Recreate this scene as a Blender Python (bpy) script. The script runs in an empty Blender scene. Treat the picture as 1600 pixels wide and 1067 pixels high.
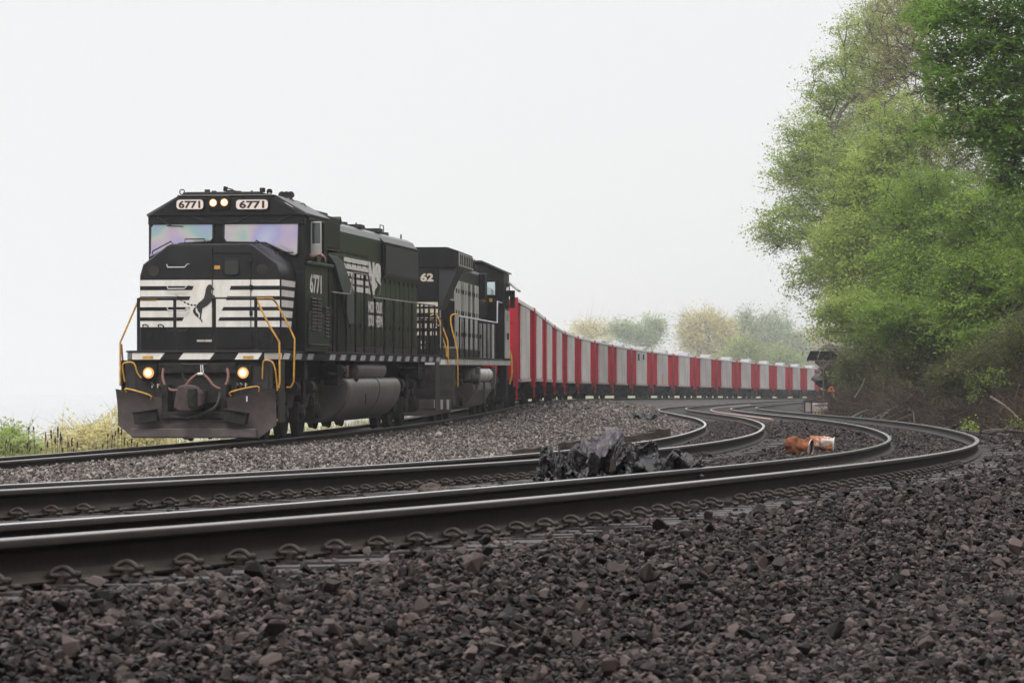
import bpy, bmesh, math, random
import numpy as np
from mathutils import Vector, Matrix, noise as mnoise

random.seed(11)
rng = np.random.default_rng(11)
F = 5100.0            # focal length in widths of 1/1600 of the frame
sc = bpy.context.scene
COL = sc.collection

# ------------------------------------------------------------------ camera, world, sun, exposure
cam_d = bpy.data.cameras.new('camera')
cam = bpy.data.objects.new('camera', cam_d); COL.objects.link(cam)
cam.location = (0, 0, 0); cam.rotation_euler = (math.radians(90), 0, 0)
cam_d.sensor_width = 36; cam_d.lens = F/1600*36
cam_d.shift_y = 72.5/1600
cam_d.clip_start = 0.5; cam_d.clip_end = 20000
cam_d.dof.use_dof = True; cam_d.dof.focus_distance = 62; cam_d.dof.aperture_fstop = 13
sc.camera = cam

world = bpy.data.worlds.new('World'); sc.world = world; world.use_nodes = True
wn = world.node_tree.nodes; wl = world.node_tree.links; wn.clear()
out = wn.new('ShaderNodeOutputWorld'); bg = wn.new('ShaderNodeBackground')
sky = wn.new('ShaderNodeTexSky'); sky.sky_type = 'NISHITA'; sky.sun_disc = False
sky.sun_elevation = math.radians(52); sky.sun_rotation = math.radians(205)
tc = wn.new('ShaderNodeTexCoord'); sep = wn.new('ShaderNodeSeparateXYZ')
ramp = wn.new('ShaderNodeValToRGB'); mixn = wn.new('ShaderNodeMix'); mixn.data_type = 'RGBA'
scl = wn.new('ShaderNodeVectorMath'); scl.operation = 'SCALE'
SKY_LO, SKY_HI = 0.90, 2.2
e = ramp.color_ramp.elements
e[0].position = 0.0; e[0].color = (SKY_LO*.995, SKY_LO*.995, SKY_LO, 1)
e[1].position = 1.0; e[1].color = (SKY_HI*.98, SKY_HI*.99, SKY_HI*1.02, 1)
m_ = e.new(0.14); m_.color = (SKY_LO*.995, SKY_LO*.995, SKY_LO*1.0, 1)
m_ = e.new(0.45); m_.color = (1.6*.99, 1.6*.99, 1.6, 1)
wl.new(tc.outputs['Generated'], sep.inputs[0]); wl.new(sep.outputs['Z'], ramp.inputs['Fac'])
wl.new(sky.outputs[0], scl.inputs[0]); scl.inputs['Scale'].default_value = 0.10
wl.new(ramp.outputs[0], mixn.inputs['A']); wl.new(scl.outputs[0], mixn.inputs['B'])
mixn.inputs['Factor'].default_value = 0.03        # thick fog: almost nothing of the blue gets through
wl.new(mixn.outputs['Result'], bg.inputs['Color']); bg.inputs['Strength'].default_value = 1.0
wl.new(bg.outputs[0], out.inputs['Surface'])

sun_d = bpy.data.lights.new('sun', 'SUN'); sun_d.energy = 1.5; sun_d.angle = math.radians(18); sun_d.color = (1, .97, .92)
sun = bpy.data.objects.new('sun', sun_d); COL.objects.link(sun)
sun.rotation_euler = (math.radians(42), 0, math.radians(-22))   # high, behind the camera and a little left
sc.view_settings.view_transform = 'Standard'; sc.view_settings.look = 'None'
sc.view_settings.exposure = 0.05; sc.view_settings.gamma = 1
sc.render.engine = 'CYCLES'
cy = sc.cycles
cy.use_denoising = True; cy.max_bounces = 6; cy.diffuse_bounces = 3; cy.glossy_bounces = 3
cy.transparent_max_bounces = 8; cy.volume_bounces = 1; cy.transmission_bounces = 3
cy.use_adaptive_sampling = True; cy.caustics_reflective = False; cy.caustics_refractive = False

# ------------------------------------------------------------------ plastic sheets settled by a short cloth simulation (done while the scene is still empty)
def cloth_sheet(seed, sx, sy, n, lumps, frames=36, grow=-.25, z0=.55, fold=.12):
    r = random.Random(seed); sc = bpy.context.scene
    vs = []; fs = []
    for i in range(n):
        for j in range(n):
            x = (i/(n-1)-.5)*sx; y = (j/(n-1)-.5)*sy
            vs.append((x*.8, y*.8, z0+fold*math.sin(x*9+seed)*math.cos(y*11+seed*2)+.05*math.sin(x*23+y*17+seed)+r.uniform(-.004,.004)))
    for i in range(n-1):
        for j in range(n-1): fs.append((i*n+j, (i+1)*n+j, (i+1)*n+j+1, i*n+j+1))
    me = bpy.data.meshes.new('c'); me.from_pydata(vs, [], fs); o = bpy.data.objects.new('c', me); sc.collection.objects.link(o)
    cols = []
    for (x, y, z, rad) in lumps:
        import bmesh
        bm = bmesh.new(); bmesh.ops.create_icosphere(bm, subdivisions=2, radius=rad)
        m2 = bpy.data.meshes.new('s'); bm.to_mesh(m2); bm.free(); s = bpy.data.objects.new('s', m2); s.location = (x, y, z); sc.collection.objects.link(s); s.modifiers.new('c', 'COLLISION'); s.collision.thickness_outer = .01; s.collision.cloth_friction=20; cols.append(s)
    m2 = bpy.data.meshes.new('f'); m2.from_pydata([(-3,-3,0),(3,-3,0),(3,3,0),(-3,3,0)], [], [(0,1,2,3)]); s = bpy.data.objects.new('f', m2); sc.collection.objects.link(s); s.modifiers.new('c','COLLISION'); s.collision.thickness_outer=.01; s.collision.cloth_friction=30; cols.append(s)
    md = o.modifiers.new('cloth', 'CLOTH'); st = md.settings; st.quality = 4; st.mass = .08; st.tension_stiffness = 10; st.compression_stiffness = 10; st.bending_stiffness = .06; st.shrink_min = grow; st.air_damping = 1
    md.collision_settings.use_self_collision = True; md.collision_settings.self_distance_min = .006; md.collision_settings.distance_min = .008; md.collision_settings.collision_quality = 2
    md.point_cache.frame_start = 1; md.point_cache.frame_end = frames+2
    for f in range(1, frames+1): sc.frame_set(f)
    dg = bpy.context.evaluated_depsgraph_get(); out = bpy.data.meshes.new_from_object(o.evaluated_get(dg))
    for q in cols+[o]: bpy.data.objects.remove(q)
    sc.frame_set(1)
    return out

SHEET = {}
SHEET['main'] = cloth_sheet(2, 1.75, .95, 112, [(-.20, 0, .10, .15), (-.06, .03, .24, .12), (.16, .0, .14, .10), (.34, 0, .10, .12), (.55, 0, .04, .09), (-.5, 0, .02, .09)], z0=.55, grow=-.32)
SHEET['peak'] = cloth_sheet(7, .75, .6, 60, [(0, 0, .12, .13), (.01, 0, .30, .09), (.0, 0, .42, .04)], z0=.62, grow=-.18)
SHEET['small'] = cloth_sheet(11, .60, .5, 50, [(-.05, 0, .04, .08), (.12, .02, .02, .07)], z0=.26, fold=.09, frames=30)
SHEET['right'] = cloth_sheet(5, .9, .7, 72, [(-.15, 0, .14, .13), (.08, .02, .06, .11), (.25, 0, .02, .06)], z0=.42)

# ------------------------------------------------------------------ helpers
def tag(o, label=None, cat=None, group=None, kind=None):
    if label: o['label'] = label
    if cat: o['category'] = cat
    if group: o['group'] = group
    if kind: o['kind'] = kind
    return o

def empty(name, loc=(0, 0, 0), rot=(0, 0, 0), **k):
    o = bpy.data.objects.new(name, None); COL.objects.link(o)
    o.location = loc; o.rotation_euler = rot; o.empty_display_size = .2
    return tag(o, **k)

def copy_tree(o, parent=None):
    c = o.copy(); COL.objects.link(c); c.parent = parent
    for ch in o.children: copy_tree(ch, c)
    return c

def link_mesh(name, me, m, parent=None, smooth=False):
    me.name = name
    if m is not None: me.materials.append(m)
    if smooth: me.shade_smooth() if hasattr(me, 'shade_smooth') else None
    o = bpy.data.objects.new(name, me); COL.objects.link(o); o.parent = parent
    return o

class MB:
    def __init__(s): s.v = []; s.f = []
    def add(s, vs, fs):
        n = len(s.v); s.v += [tuple(p) for p in vs]; s.f += [tuple(i+n for i in f) for f in fs]; return s
    def hexa(s, p):     # 4 bottom, 4 top (same order)
        return s.add(p, [(3, 2, 1, 0), (4, 5, 6, 7), (0, 1, 5, 4), (1, 2, 6, 5), (2, 3, 7, 6), (3, 0, 4, 7)])
    def box(s, x0, x1, y0, y1, z0, z1):
        return s.hexa([(x0, y0, z0), (x1, y0, z0), (x1, y1, z0), (x0, y1, z0), (x0, y0, z1), (x1, y0, z1), (x1, y1, z1), (x0, y1, z1)])
    def prism(s, poly, axis, a, b):
        def P(q, t):
            if axis == 'y': return (q[0], t, q[1])
            if axis == 'x': return (t, q[0], q[1])
            return (q[0], q[1], t)
        n = len(poly)
        vs = [P(q, a) for q in poly]+[P(q, b) for q in poly]
        return s.add(vs, [tuple(range(n))[::-1], tuple(range(n, 2*n))]+[(i, (i+1) % n, n+(i+1) % n, n+i) for i in range(n)])
    def cyl(s, p0, p1, r, n=16, r2=None, cap=True):
        p0 = Vector(p0); p1 = Vector(p1); d = (p1-p0).normalized(); r2 = r if r2 is None else r2
        a = d.orthogonal().normalized(); b = d.cross(a)
        vs = []
        for p, rr in ((p0, r), (p1, r2)):
            for i in range(n):
                t = 2*math.pi*i/n; vs.append(p+a*math.cos(t)*rr+b*math.sin(t)*rr)
        fs = [(i, (i+1) % n, n+(i+1) % n, n+i) for i in range(n)]
        if cap: fs += [tuple(range(n))[::-1], tuple(range(n, 2*n))]
        return s.add(vs, fs)
    def lathe(s, prof, origin, axis='x', n=24):   # prof: (along, radius)
        vs = []; o = Vector(origin)
        for (t, r) in prof:
            for i in range(n):
                a = 2*math.pi*i/n; c, d = math.cos(a)*r, math.sin(a)*r
                vs.append(o+Vector({'x': (t, c, d), 'y': (c, t, d), 'z': (c, d, t)}[axis]))
        fs = []
        for k in range(len(prof)-1):
            fs += [(k*n+i, k*n+(i+1) % n, (k+1)*n+(i+1) % n, (k+1)*n+i) for i in range(n)]
        fs += [tuple(range(n)), tuple(range((len(prof)-1)*n, len(prof)*n))]
        return s.add(vs, fs)
    def tube(s, pts, r, n=8, rs=None):
        pts = [Vector(p) for p in pts]; m = len(pts); up = None; vs = []
        for i, p in enumerate(pts):
            d = (pts[min(i+1, m-1)]-pts[max(i-1, 0)])
            if d.length < 1e-9: d = Vector((0, 0, 1))
            d.normalize()
            a = d.orthogonal().normalized() if up is None else (up-d*up.dot(d)).normalized()
            up = a; b = d.cross(a); rr = rs[i] if rs else r
            for k in range(n):
                t = 2*math.pi*k/n; vs.append(p+a*math.cos(t)*rr+b*math.sin(t)*rr)
        fs = [(i*n+k, i*n+(k+1) % n, (i+1)*n+(k+1) % n, (i+1)*n+k) for i in range(m-1) for k in range(n)]
        fs += [tuple(range(n))[::-1], tuple(range((m-1)*n, m*n))]
        return s.add(vs, fs)
    def build(s, name, m, parent=None, smooth=False, bevel=0, sub=0):
        me = bpy.data.meshes.new(name); me.from_pydata(s.v, [], s.f)
        bm = bmesh.new(); bm.from_mesh(me); bmesh.ops.recalc_face_normals(bm, faces=bm.faces); bm.to_mesh(me); bm.free()
        if smooth:
            me.polygons.foreach_set('use_smooth', [True]*len(me.polygons))
            try: me.set_sharp_from_angle(angle=math.radians(38))
            except Exception: pass
        o = link_mesh(name, me, m, parent)
        if bevel:
            b = o.modifiers.new('bevel', 'BEVEL'); b.width = bevel; b.segments = 2; b.limit_method = 'ANGLE'; b.angle_limit = math.radians(35)
            b.harden_normals = False
        return o

def catmull(pts, n=8):
    pts = [Vector(p) for p in pts]; out = []
    P = [2*pts[0]-pts[1]]+pts+[2*pts[-1]-pts[-2]]
    for i in range(1, len(P)-2):
        for k in range(n):
            t = k/n; a, b, c, d = P[i-1], P[i], P[i+1], P[i+2]
            out.append(.5*((2*b)+(-a+c)*t+(2*a-5*b+4*c-d)*t*t+(-a+3*b-3*c+d)*t**3))
    out.append(pts[-1]); return out

def fast_mesh(name, verts, loops, k, m, parent=None, smooth=False):
    """verts (N,3), loops flat index array, k corners per face"""
    me = bpy.data.meshes.new(name)
    nf = len(loops)//k
    me.vertices.add(len(verts)); me.vertices.foreach_set('co', np.asarray(verts, np.float32).ravel())
    me.loops.add(len(loops)); me.loops.foreach_set('vertex_index', np.asarray(loops, np.int32))
    me.polygons.add(nf); me.polygons.foreach_set('loop_start', np.arange(0, nf*k, k, dtype=np.int32))
    try: me.polygons.foreach_set('loop_total', np.full(nf, k, np.int32))
    except Exception: pass
    me.polygons.foreach_set('use_smooth', [smooth]*nf)
    me.update(calc_edges=True); me.validate()
    return link_mesh(name, me, m, parent)

def grid_mesh(name, X, Y, Z, m, parent=None, smooth=True):
    a, b = X.shape
    idx = np.arange(a*b).reshape(a, b)
    q = np.stack([idx[:-1, :-1], idx[:-1, 1:], idx[1:, 1:], idx[1:, :-1]], -1).reshape(-1)
    return fast_mesh(name, np.stack([X, Y, Z], -1).reshape(-1, 3), q, 4, m, parent, smooth)

def mat(name, col, rough=.7, metal=0, var=0, vs=4, col2=None, bump=0, bs=30, stretch=None, spec=.5, emit=None, es=0, coat=0, streak=None, contrast=(.35, .65), trans=0, rand=0):
    m = bpy.data.materials.new(name); m.use_nodes = True
    n = m.node_tree.nodes; l = m.node_tree.links; p = n['Principled BSDF']
    p.inputs['Roughness'].default_value = rough; p.inputs['Metallic'].default_value = metal
    p.inputs['Specular IOR Level'].default_value = spec; p.inputs['Coat Weight'].default_value = coat
    p.inputs['Base Color'].default_value = (*col, 1)
    cc = None
    if var or col2:
        t = n.new('ShaderNodeTexCoord'); mp = n.new('ShaderNodeMapping'); no = n.new('ShaderNodeTexNoise')
        if stretch: mp.inputs['Scale'].default_value = stretch
        no.inputs['Scale'].default_value = vs; no.inputs['Detail'].default_value = 6; no.inputs['Roughness'].default_value = .62
        l.new(t.outputs['Object'], mp.inputs[0]); l.new(mp.outputs[0], no.inputs['Vector'])
        r = n.new('ShaderNodeValToRGB'); r.color_ramp.elements[0].position = contrast[0]; r.color_ramp.elements[1].position = contrast[1]
        c2 = col2 if col2 else tuple(c*(1-var) for c in col)
        c1 = col if col2 else tuple(min(1, c*(1+var)) for c in col)
        r.color_ramp.elements[0].color = (*c2, 1); r.color_ramp.elements[1].color = (*c1, 1)
        l.new(no.outputs['Fac'], r.inputs[0]); cc = r.outputs[0]
    if rand:
        oi = n.new('ShaderNodeObjectInfo'); mr = n.new('ShaderNodeMapRange'); mr.inputs[3].default_value = 1-rand; mr.inputs[4].default_value = 1+rand
        vm = n.new('ShaderNodeVectorMath'); vm.operation = 'SCALE'
        l.new(oi.outputs['Random'], mr.inputs[0]); l.new(mr.outputs[0], vm.inputs['Scale'])
        if cc: l.new(cc, vm.inputs[0])
        else: vm.inputs[0].default_value = col
        cc = vm.outputs[0]
    if cc: l.new(cc, p.inputs['Base Color'])
    if bump:
        t2 = n.new('ShaderNodeTexCoord'); nb = n.new('ShaderNodeTexNoise'); nb.inputs['Scale'].default_value = bs; nb.inputs['Detail'].default_value = 5
        b = n.new('ShaderNodeBump'); b.inputs['Strength'].default_value = bump; b.inputs['Distance'].default_value = .02
        l.new(t2.outputs['Object'], nb.inputs['Vector']); l.new(nb.outputs['Fac'], b.inputs['Height']); l.new(b.outputs[0], p.inputs['Normal'])
    if emit:
        p.inputs['Emission Color'].default_value = (*emit, 1); p.inputs['Emission Strength'].default_value = es
    if trans:   # leaves: let some light through
        tr = n.new('ShaderNodeBsdfTranslucent'); mx = n.new('ShaderNodeMixShader'); mx.inputs[0].default_value = trans
        if cc: l.new(cc, tr.inputs['Color'])
        else: tr.inputs['Color'].default_value = (*col, 1)
        l.new(p.outputs[0], mx.inputs[1]); l.new(tr.outputs[0], mx.inputs[2]); l.new(mx.outputs[0], n['Material Output'].inputs['Surface'])
    return m

M = {}
M['black'] = mat('black_paint', (.0070, .0072, .0088), .36, spec=.15, var=.0, contrast=(.3, .75), col2=(.022, .020, .0205), vs=3.2, stretch=(1, 1, .35), bump=.05, bs=6)
M['dgreen'] = mat('dark_side_paint', (.0090, .0112, .0095), .30, spec=.34, contrast=(.3, .72), col2=(.031, .034, .031), vs=2.2, stretch=(1, 2.2, .2), bump=.06, bs=4)
M['roof'] = mat('roof_grime', (.045, .045, .047), .5, col2=(.075, .073, .073), vs=3)
M['white'] = mat('white_stripe_paint', (.74, .71, .67), .5, col2=(.60, .56, .51), vs=5, stretch=(1, 1, .4))
M['cream'] = mat('old_cream_paint', (.55, .49, .40), .6, col2=(.42, .37, .30), vs=5)
M['dust'] = mat('dusty_steel', (.045, .038, .035), .75, spec=.15, col2=(.028, .025, .024), vs=4, bump=.15, bs=14)
M['dust_dark'] = mat('dark_running_gear', (.012, .011, .0105), .8, spec=.12, col2=(.036, .032, .030), vs=5, bump=.15, bs=14)
M['tank'] = mat('tank_steel', (.135, .117, .108), .45, col2=(.070, .060, .056), vs=1.5, stretch=(1, 3, .4), spec=.4)
M['plow'] = mat('plow_steel', (.100, .079, .074), .6, spec=.2, col2=(.060, .047, .045), vs=3, bump=.1, bs=10)
M['yellow'] = mat('yellow_safety_paint', (.62, .33, .03), .5, col2=(.35, .18, .04), vs=9)
M['hose'] = mat('air_hose_rubber', (.17, .075, .065), .6)
M['rubber'] = mat('black_rubber', (.015, .015, .015), .6)
M['lens'] = mat('lamp_lens', (1, .9, .7), .3, emit=(1, .74, .40), es=2.4)
M['reflector'] = mat('lamp_reflector_glow', (.25, .12, .04), .4, emit=(1, .40, .09), es=.95)  # orange emission stands for the halo round the lit lamps
M['board'] = mat('number_board_panel', (.62, .52, .48), .4, emit=(.8, .62, .55), es=.22)
M['digit'] = mat('board_digit', (.015, .012, .012), .5)
M['glassdark'] = mat('dark_window_glass', (.035, .05, .045), .08, spec=.9)
M['alu'] = mat('window_frame_aluminium', (.42, .40, .38), .45, metal=.3)
M['interior'] = mat('cab_interior', (.06, .065, .06), .8)
M['red'] = mat('red_car_paint', (.56, .014, .036), .5, spec=.2, col2=(.26, .010, .020), vs=2.2, stretch=(1, 1.5, .25), rand=.16, contrast=(.30, .55))
M['dred'] = mat('dark_red_paint', (.30, .010, .020), .55, rand=.1)
M['grey'] = mat('grey_side_panel', (.66, .635, .61), .55, spec=.2, col2=(.36, .335, .31), vs=2.4, stretch=(1, 1.8, .14), rand=.10, contrast=(.32, .6))
M['chord'] = mat('pale_top_chord', (.74, .70, .68), .55, rand=.06)
M['pink'] = mat('faded_side_sill', (.42, .30, .30), .6)
M['hatch'] = mat('white_hatch', (.60, .61, .64), .5)
M['sidemark'] = mat('dusty_side_mark', (.38, .38, .40), .6, col2=(.22, .22, .23), vs=6)
M['foot'] = mat('dusty_rail_foot', (.045, .034, .024), .7, col2=(.022, .017, .013), vs=5, spec=.2)
M['silver'] = mat('light_grey_paint_and_sky_sheen', (.62, .60, .55), .4, col2=(.22, .21, .20), vs=2.5, stretch=(1, 2, .2))  # light grey also stands for sky sheen on the second locomotive's black sides
M['steeltop'] = mat('polished_rail_top', (.60, .59, .60), .20, metal=1)
M['railrust'] = mat('rail_side_rust', (.016, .0105, .008), .55, spec=.15, col2=(.009, .0062, .005), vs=3, stretch=(1, 1, 1), bump=.1, bs=20)
M['railedge'] = mat('worn_rail_edge', (.035, .027, .023), .5, spec=.2, col2=(.020, .016, .014), vs=6)
M['clip'] = mat('clip_steel', (.030, .022, .017), .5, spec=.25, rand=.35)
M['tie'] = mat('weathered_tie_timber', (.050, .041, .038), .6, col2=(.018, .0145, .013), vs=3, stretch=(1, 6, 6), bump=.6, bs=25, spec=.3)
M['stone'] = mat('ballast_stone', (.047, .0350, .0312), .55, col2=(.014, .0102, .0090), vs=60, rand=.8, spec=.13)
M['stone2'] = mat('pale_ballast_stone', (.175, .150, .136), .8, col2=(.060, .050, .045), vs=30, rand=.75, spec=.15)
for k_, lo_, hi_ in (('stone', .22, 3.3), ('stone2', .35, 2.6)):
    nt_ = M[k_].node_tree; n_ = nt_.nodes; mr_ = [q for q in n_ if q.type == 'MAP_RANGE'][0]; oi_ = [q for q in n_ if q.type == 'OBJECT_INFO'][0]
    pw_ = n_.new('ShaderNodeMath'); pw_.operation = 'POWER'; pw_.inputs[1].default_value = 2.6; nt_.links.new(oi_.outputs['Random'], pw_.inputs[0]); nt_.links.new(pw_.outputs[0], mr_.inputs[0])
    mr_.inputs[3].default_value = lo_; mr_.inputs[4].default_value = hi_
M['log'] = mat('fallen_timber', (.055, .040, .031), .85, col2=(.025, .018, .014), vs=9, spec=.2, bump=.4, bs=20)
M['railtopdull'] = mat('dull_rail_crown', (.20, .18, .165), .38, metal=.6)
M['bark'] = mat('tree_bark', (.085, .070, .058), .85, col2=(.05, .042, .036), vs=6)
M['barkpale'] = mat('pale_twig_bark', (.15, .115, .09), .85, col2=(.07, .052, .04), vs=3)
M['skin'] = mat('skin', (.55, .30, .22), .5)
M['shirt'] = mat('dark_shirt', (.03, .035, .05), .8)
M['hair'] = mat('hair', (.03, .02, .015), .7)

def iridescent(name):
    m = bpy.data.materials.new(name); m.use_nodes = True
    n = m.node_tree.nodes; l = m.node_tree.links; p = n['Principled BSDF']
    p.inputs['Metallic'].default_value = .72; p.inputs['Roughness'].default_value = .12
    t = n.new('ShaderNodeTexCoord'); mp = n.new('ShaderNodeMapping'); mp.inputs['Scale'].default_value = (.9, 1, .55)
    mp.inputs['Location'].default_value = (2.1, 0, .3)
    no = n.new('ShaderNodeTexNoise'); no.inputs['Scale'].default_value = 1.5; no.inputs['Detail'].default_value = 1.0
    r = n.new('ShaderNodeValToRGB'); cr = r.color_ramp
    st = [(.30, (.46, .49, .64)), (.40, (.38, .36, .58)), (.47, (.50, .41, .52)), (.53, (.50, .50, .46)), (.58, (.31, .46, .45)), (.66, (.35, .39, .56)), (.75, (.52, .53, .62))]  # lavender and green sky reflections painted into the base colour
    cr.elements[0].position = st[0][0]; cr.elements[0].color = (*st[0][1], 1)
    cr.elements[1].position = st[-1][0]; cr.elements[1].color = (*st[-1][1], 1)
    for a, c in st[1:-1]: q = cr.elements.new(a); q.color = (*c, 1)
    l.new(t.outputs['Object'], mp.inputs[0]); l.new(mp.outputs[0], no.inputs[0]); l.new(no.outputs['Fac'], r.inputs[0]); l.new(r.outputs[0], p.inputs['Base Color'])
    return m
M['irid'] = iridescent('windshield_sky_sheen')

# ------------------------------------------------------------------ track alignment (plan and level), functions of depth
def interp(ctrl, sm=3):
    c = np.array(ctrl, float); y = np.arange(-40, 700, .5)
    # hermite through the control points
    X, V = c[:, 0], c[:, 1]
    d = np.diff(V)/np.diff(X)
    tg = np.empty_like(V); tg[0] = d[0]; tg[-1] = d[-1]
    h = np.diff(X); tg[1:-1] = (d[:-1]*h[1:]+d[1:]*h[:-1])/(h[1:]+h[:-1])
    v = np.empty_like(y)
    lo = y <= X[0]; v[lo] = V[0]+(y[lo]-X[0])*tg[0]
    hi = y >= X[-1]; v[hi] = V[-1]+(y[hi]-X[-1])*tg[-1]
    for i in range(len(X)-1):
        k = (y >= X[i]) & (y <= X[i+1]); t = (y[k]-X[i])/h[i]
        v[k] = (2*t**3-3*t**2+1)*V[i]+(t**3-2*t**2+t)*h[i]*tg[i]+(-2*t**3+3*t**2)*V[i+1]+(t**3-t**2)*h[i]*tg[i+1]
    w = np.exp(-.5*(np.arange(-20, 21)*.5/sm)**2); w /= w.sum()
    vs_ = np.convolve(np.pad(v, 20, mode='edge'), w, 'valid')
    vs_[:25] = v[:25]; vs_[-25:] = v[-25:]
    return lambda q: np.interp(q, y, vs_)

railA = interp([(2, -6.6), (8, -3.95), (12.7, -1.99), (16.2, -.635), (23.2, 1.40), (35, 4.35), (54.3, 7.75), (77.7, 10.15), (110, 11.95), (140, 12.65), (170, 13.35), (196, 14.65), (250, 20.3), (304, 27.5), (350, 35), (400, 44.5), (480, 62), (600, 94)])
z1 = interp([(2, -.56), (12.7, -.585), (16.2, -.61), (23.2, -.65), (54.3, -.86), (77.7, -.93), (110, -1.02), (196, -1.19), (350, -1.3), (600, -1.4)])
z2 = interp([(2, -.60), (21.1, -.665), (31.1, -.75), (77.7, -.925), (110, -1.0), (170, -1.13), (350, -1.3), (600, -1.4)])
trainC = interp([(10, -17.2), (25, -12.3), (45, -8.35), (61.5, -5.93), (83.1, -3.18), (104, -1.55), (121, -.85), (138, -.28), (155, .35), (172, 1.1), (188.5, 2.1), (205, 3.45), (238, 6.9), (271, 11.5), (304, 17.1), (336, 23), (367, 28.9), (398, 34.8), (480, 52), (600, 82)])
z3 = interp([(10, -1.12), (46, -1.05), (61, -1.03), (83, -.91), (102, -.78), (121, -.71), (172, -.69), (205, -.69), (250, -.78), (304, -.92), (375, -1.17), (480, -1.3), (600, -1.4)])

def offset_curve(fx, off, y0=-30, y1=640):
    y = np.arange(y0, y1, .5); x = fx(y); sl = np.gradient(x, y); n = np.sqrt(1+sl**2)
    px = x+off/n; py = y-off*sl/n
    return lambda q: np.interp(q, py, px)
GA = 1.51
c1 = offset_curve(railA, -GA/2); railB = offset_curve(railA, -GA)
railC = offset_curve(railA, -4.15); c2 = offset_curve(railC, -GA/2); railD = offset_curve(railC, -GA)
railE = offset_curve(trainC, GA/2); railFx = offset_curve(trainC, -GA/2)

def proj(x, y, z): return 800+F*x/y, 606-F*z/y

def sstep(a, b, t):
    t = np.clip((t-a)/(b-a), 0, 1); return t*t*(3-2*t)

TOE = 4.6
def ground(x, y):
    x = np.asarray(x, float); y = np.asarray(y, float)
    yc = np.clip(y, -30, 640)
    a = c1(yc); b = c2(yc); t = trainC(yc)
    s1 = np.gradient(a) if False else (c1(yc+1)-c1(yc-1))/2
    cs = 1/np.sqrt(1+s1**2)
    st = (trainC(yc+1)-trainC(yc-1))/2; ct = 1/np.sqrt(1+st**2)
    q1 = (x-a)*cs; q2 = (x-b)*cs; q3 = (x-t)*ct
    Z1, Z2, Z3 = z1(yc), z2(yc), z3(yc)
    base1 = Z1-.225; base2 = Z2-.235; base3 = Z3-.13
    # right shoulder
    sh = base1-.30*sstep(1.55, 3.2, q1)-.05*sstep(3, 6, q1)
    # between 1 and 2
    w12 = np.clip((q1+4.15-1.4)/(4.15-2.8), 0, 1)   # 0 at track 2 side, 1 at track 1 side
    z12 = base2*(1-w12)+base1*w12-.03*np.sin(np.pi*w12)
    # between 2 and train track
    gap = np.maximum(q3-1.25, 0)/np.maximum((q3-1.25)+(-1.3-q2), .3)   # 0 at train track, 1 at track 2
    gap = np.clip(gap, 0, 1)
    z23 = base3*(1-gap)+base2*gap+.10*np.sin(np.pi*gap)
    z = np.where(q1 > -1.3, sh, np.where(q2 > -1.3, np.where(q2 < 1.35, base2, z12), z23))
    z = np.where(q3 < 1.25, base3, z)
    # left shoulder falling to the water
    z = np.where(q3 < -1.4, base3-.05-.55*np.maximum(-q3-1.9, 0)**1.0*np.clip((-q3-1.6)/2, 0, 1), z)
    z = np.maximum(z, -13.5)
    # hillside to the right of track 1
    toe = TOE+5.5*(1-sstep(55, 85, yc))
    r = np.maximum(q1-toe, 0)
    h = .95*np.minimum(r, 14)+.6*np.clip(r-14, 0, 22)+.2*np.clip(r-36, 0, 60)
    h = h*(1-.25*np.exp(-r/1.2))
    z = np.where(r > 0, z+h, z)
    return z

# ------------------------------------------------------------------ the setting: ground, water, haze
def ground_material():
    m = bpy.data.materials.new('ground_surface'); m.use_nodes = True
    n = m.node_tree.nodes; l = m.node_tree.links; p = n['Principled BSDF']; p.inputs['Roughness'].default_value = .85; p.inputs['Specular IOR Level'].default_value = .15
    at = n.new('ShaderNodeAttribute'); at.attribute_name = 'tint'
    t = n.new('ShaderNodeTexCoord'); v = n.new('ShaderNodeTexVoronoi'); v.inputs['Scale'].default_value = 17
    v2 = n.new('ShaderNodeTexNoise'); v2.inputs['Scale'].default_value = .8; v2.inputs['Detail'].default_value = 8; v2.inputs['Roughness'].default_value = .7
    l.new(t.outputs['Object'], v.inputs['Vector']); l.new(t.outputs['Object'], v2.inputs['Vector'])
    sc_ = n.new('ShaderNodeSeparateColor'); l.new(v.outputs['Color'], sc_.inputs[0])
    mr = n.new('ShaderNodeMapRange'); mr.inputs[3].default_value = .45; mr.inputs[4].default_value = 1.6; l.new(sc_.outputs[0], mr.inputs[0])
    mr2 = n.new('ShaderNodeMapRange'); mr2.inputs[1].default_value = .3; mr2.inputs[2].default_value = .7; mr2.inputs[3].default_value = .6; mr2.inputs[4].default_value = 1.25; l.new(v2.outputs['Fac'], mr2.inputs[0])
    mu = n.new('ShaderNodeMath'); mu.operation = 'MULTIPLY'; l.new(mr.outputs[0], mu.inputs[0]); l.new(mr2.outputs[0], mu.inputs[1])
    vm = n.new('ShaderNodeVectorMath'); vm.operation = 'SCALE'; l.new(at.outputs['Color'], vm.inputs[0]); l.new(mu.outputs[0], vm.inputs['Scale'])
    l.new(vm.outputs[0], p.inputs['Base Color'])
    b = n.new('ShaderNodeBump'); b.inputs['Strength'].default_value = .9; b.inputs['Distance'].default_value = .035
    ma = n.new('ShaderNodeMath'); ma.operation = 'ADD'; l.new(v.outputs['Distance'], ma.inputs[0]); l.new(sc_.outputs[1], ma.inputs[1])
    l.new(ma.outputs[0], b.inputs['Height']); l.new(b.outputs[0], p.inputs['Normal'])
    return m
ys = np.concatenate([np.arange(-40, 6, 4), np.arange(6, 90, .5), np.arange(90, 300, 1.5), np.arange(300, 640, 5), [640, 650, 665, 690, 720, 800, 1000, 1500, 2500, 4000, 6300]])
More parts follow.
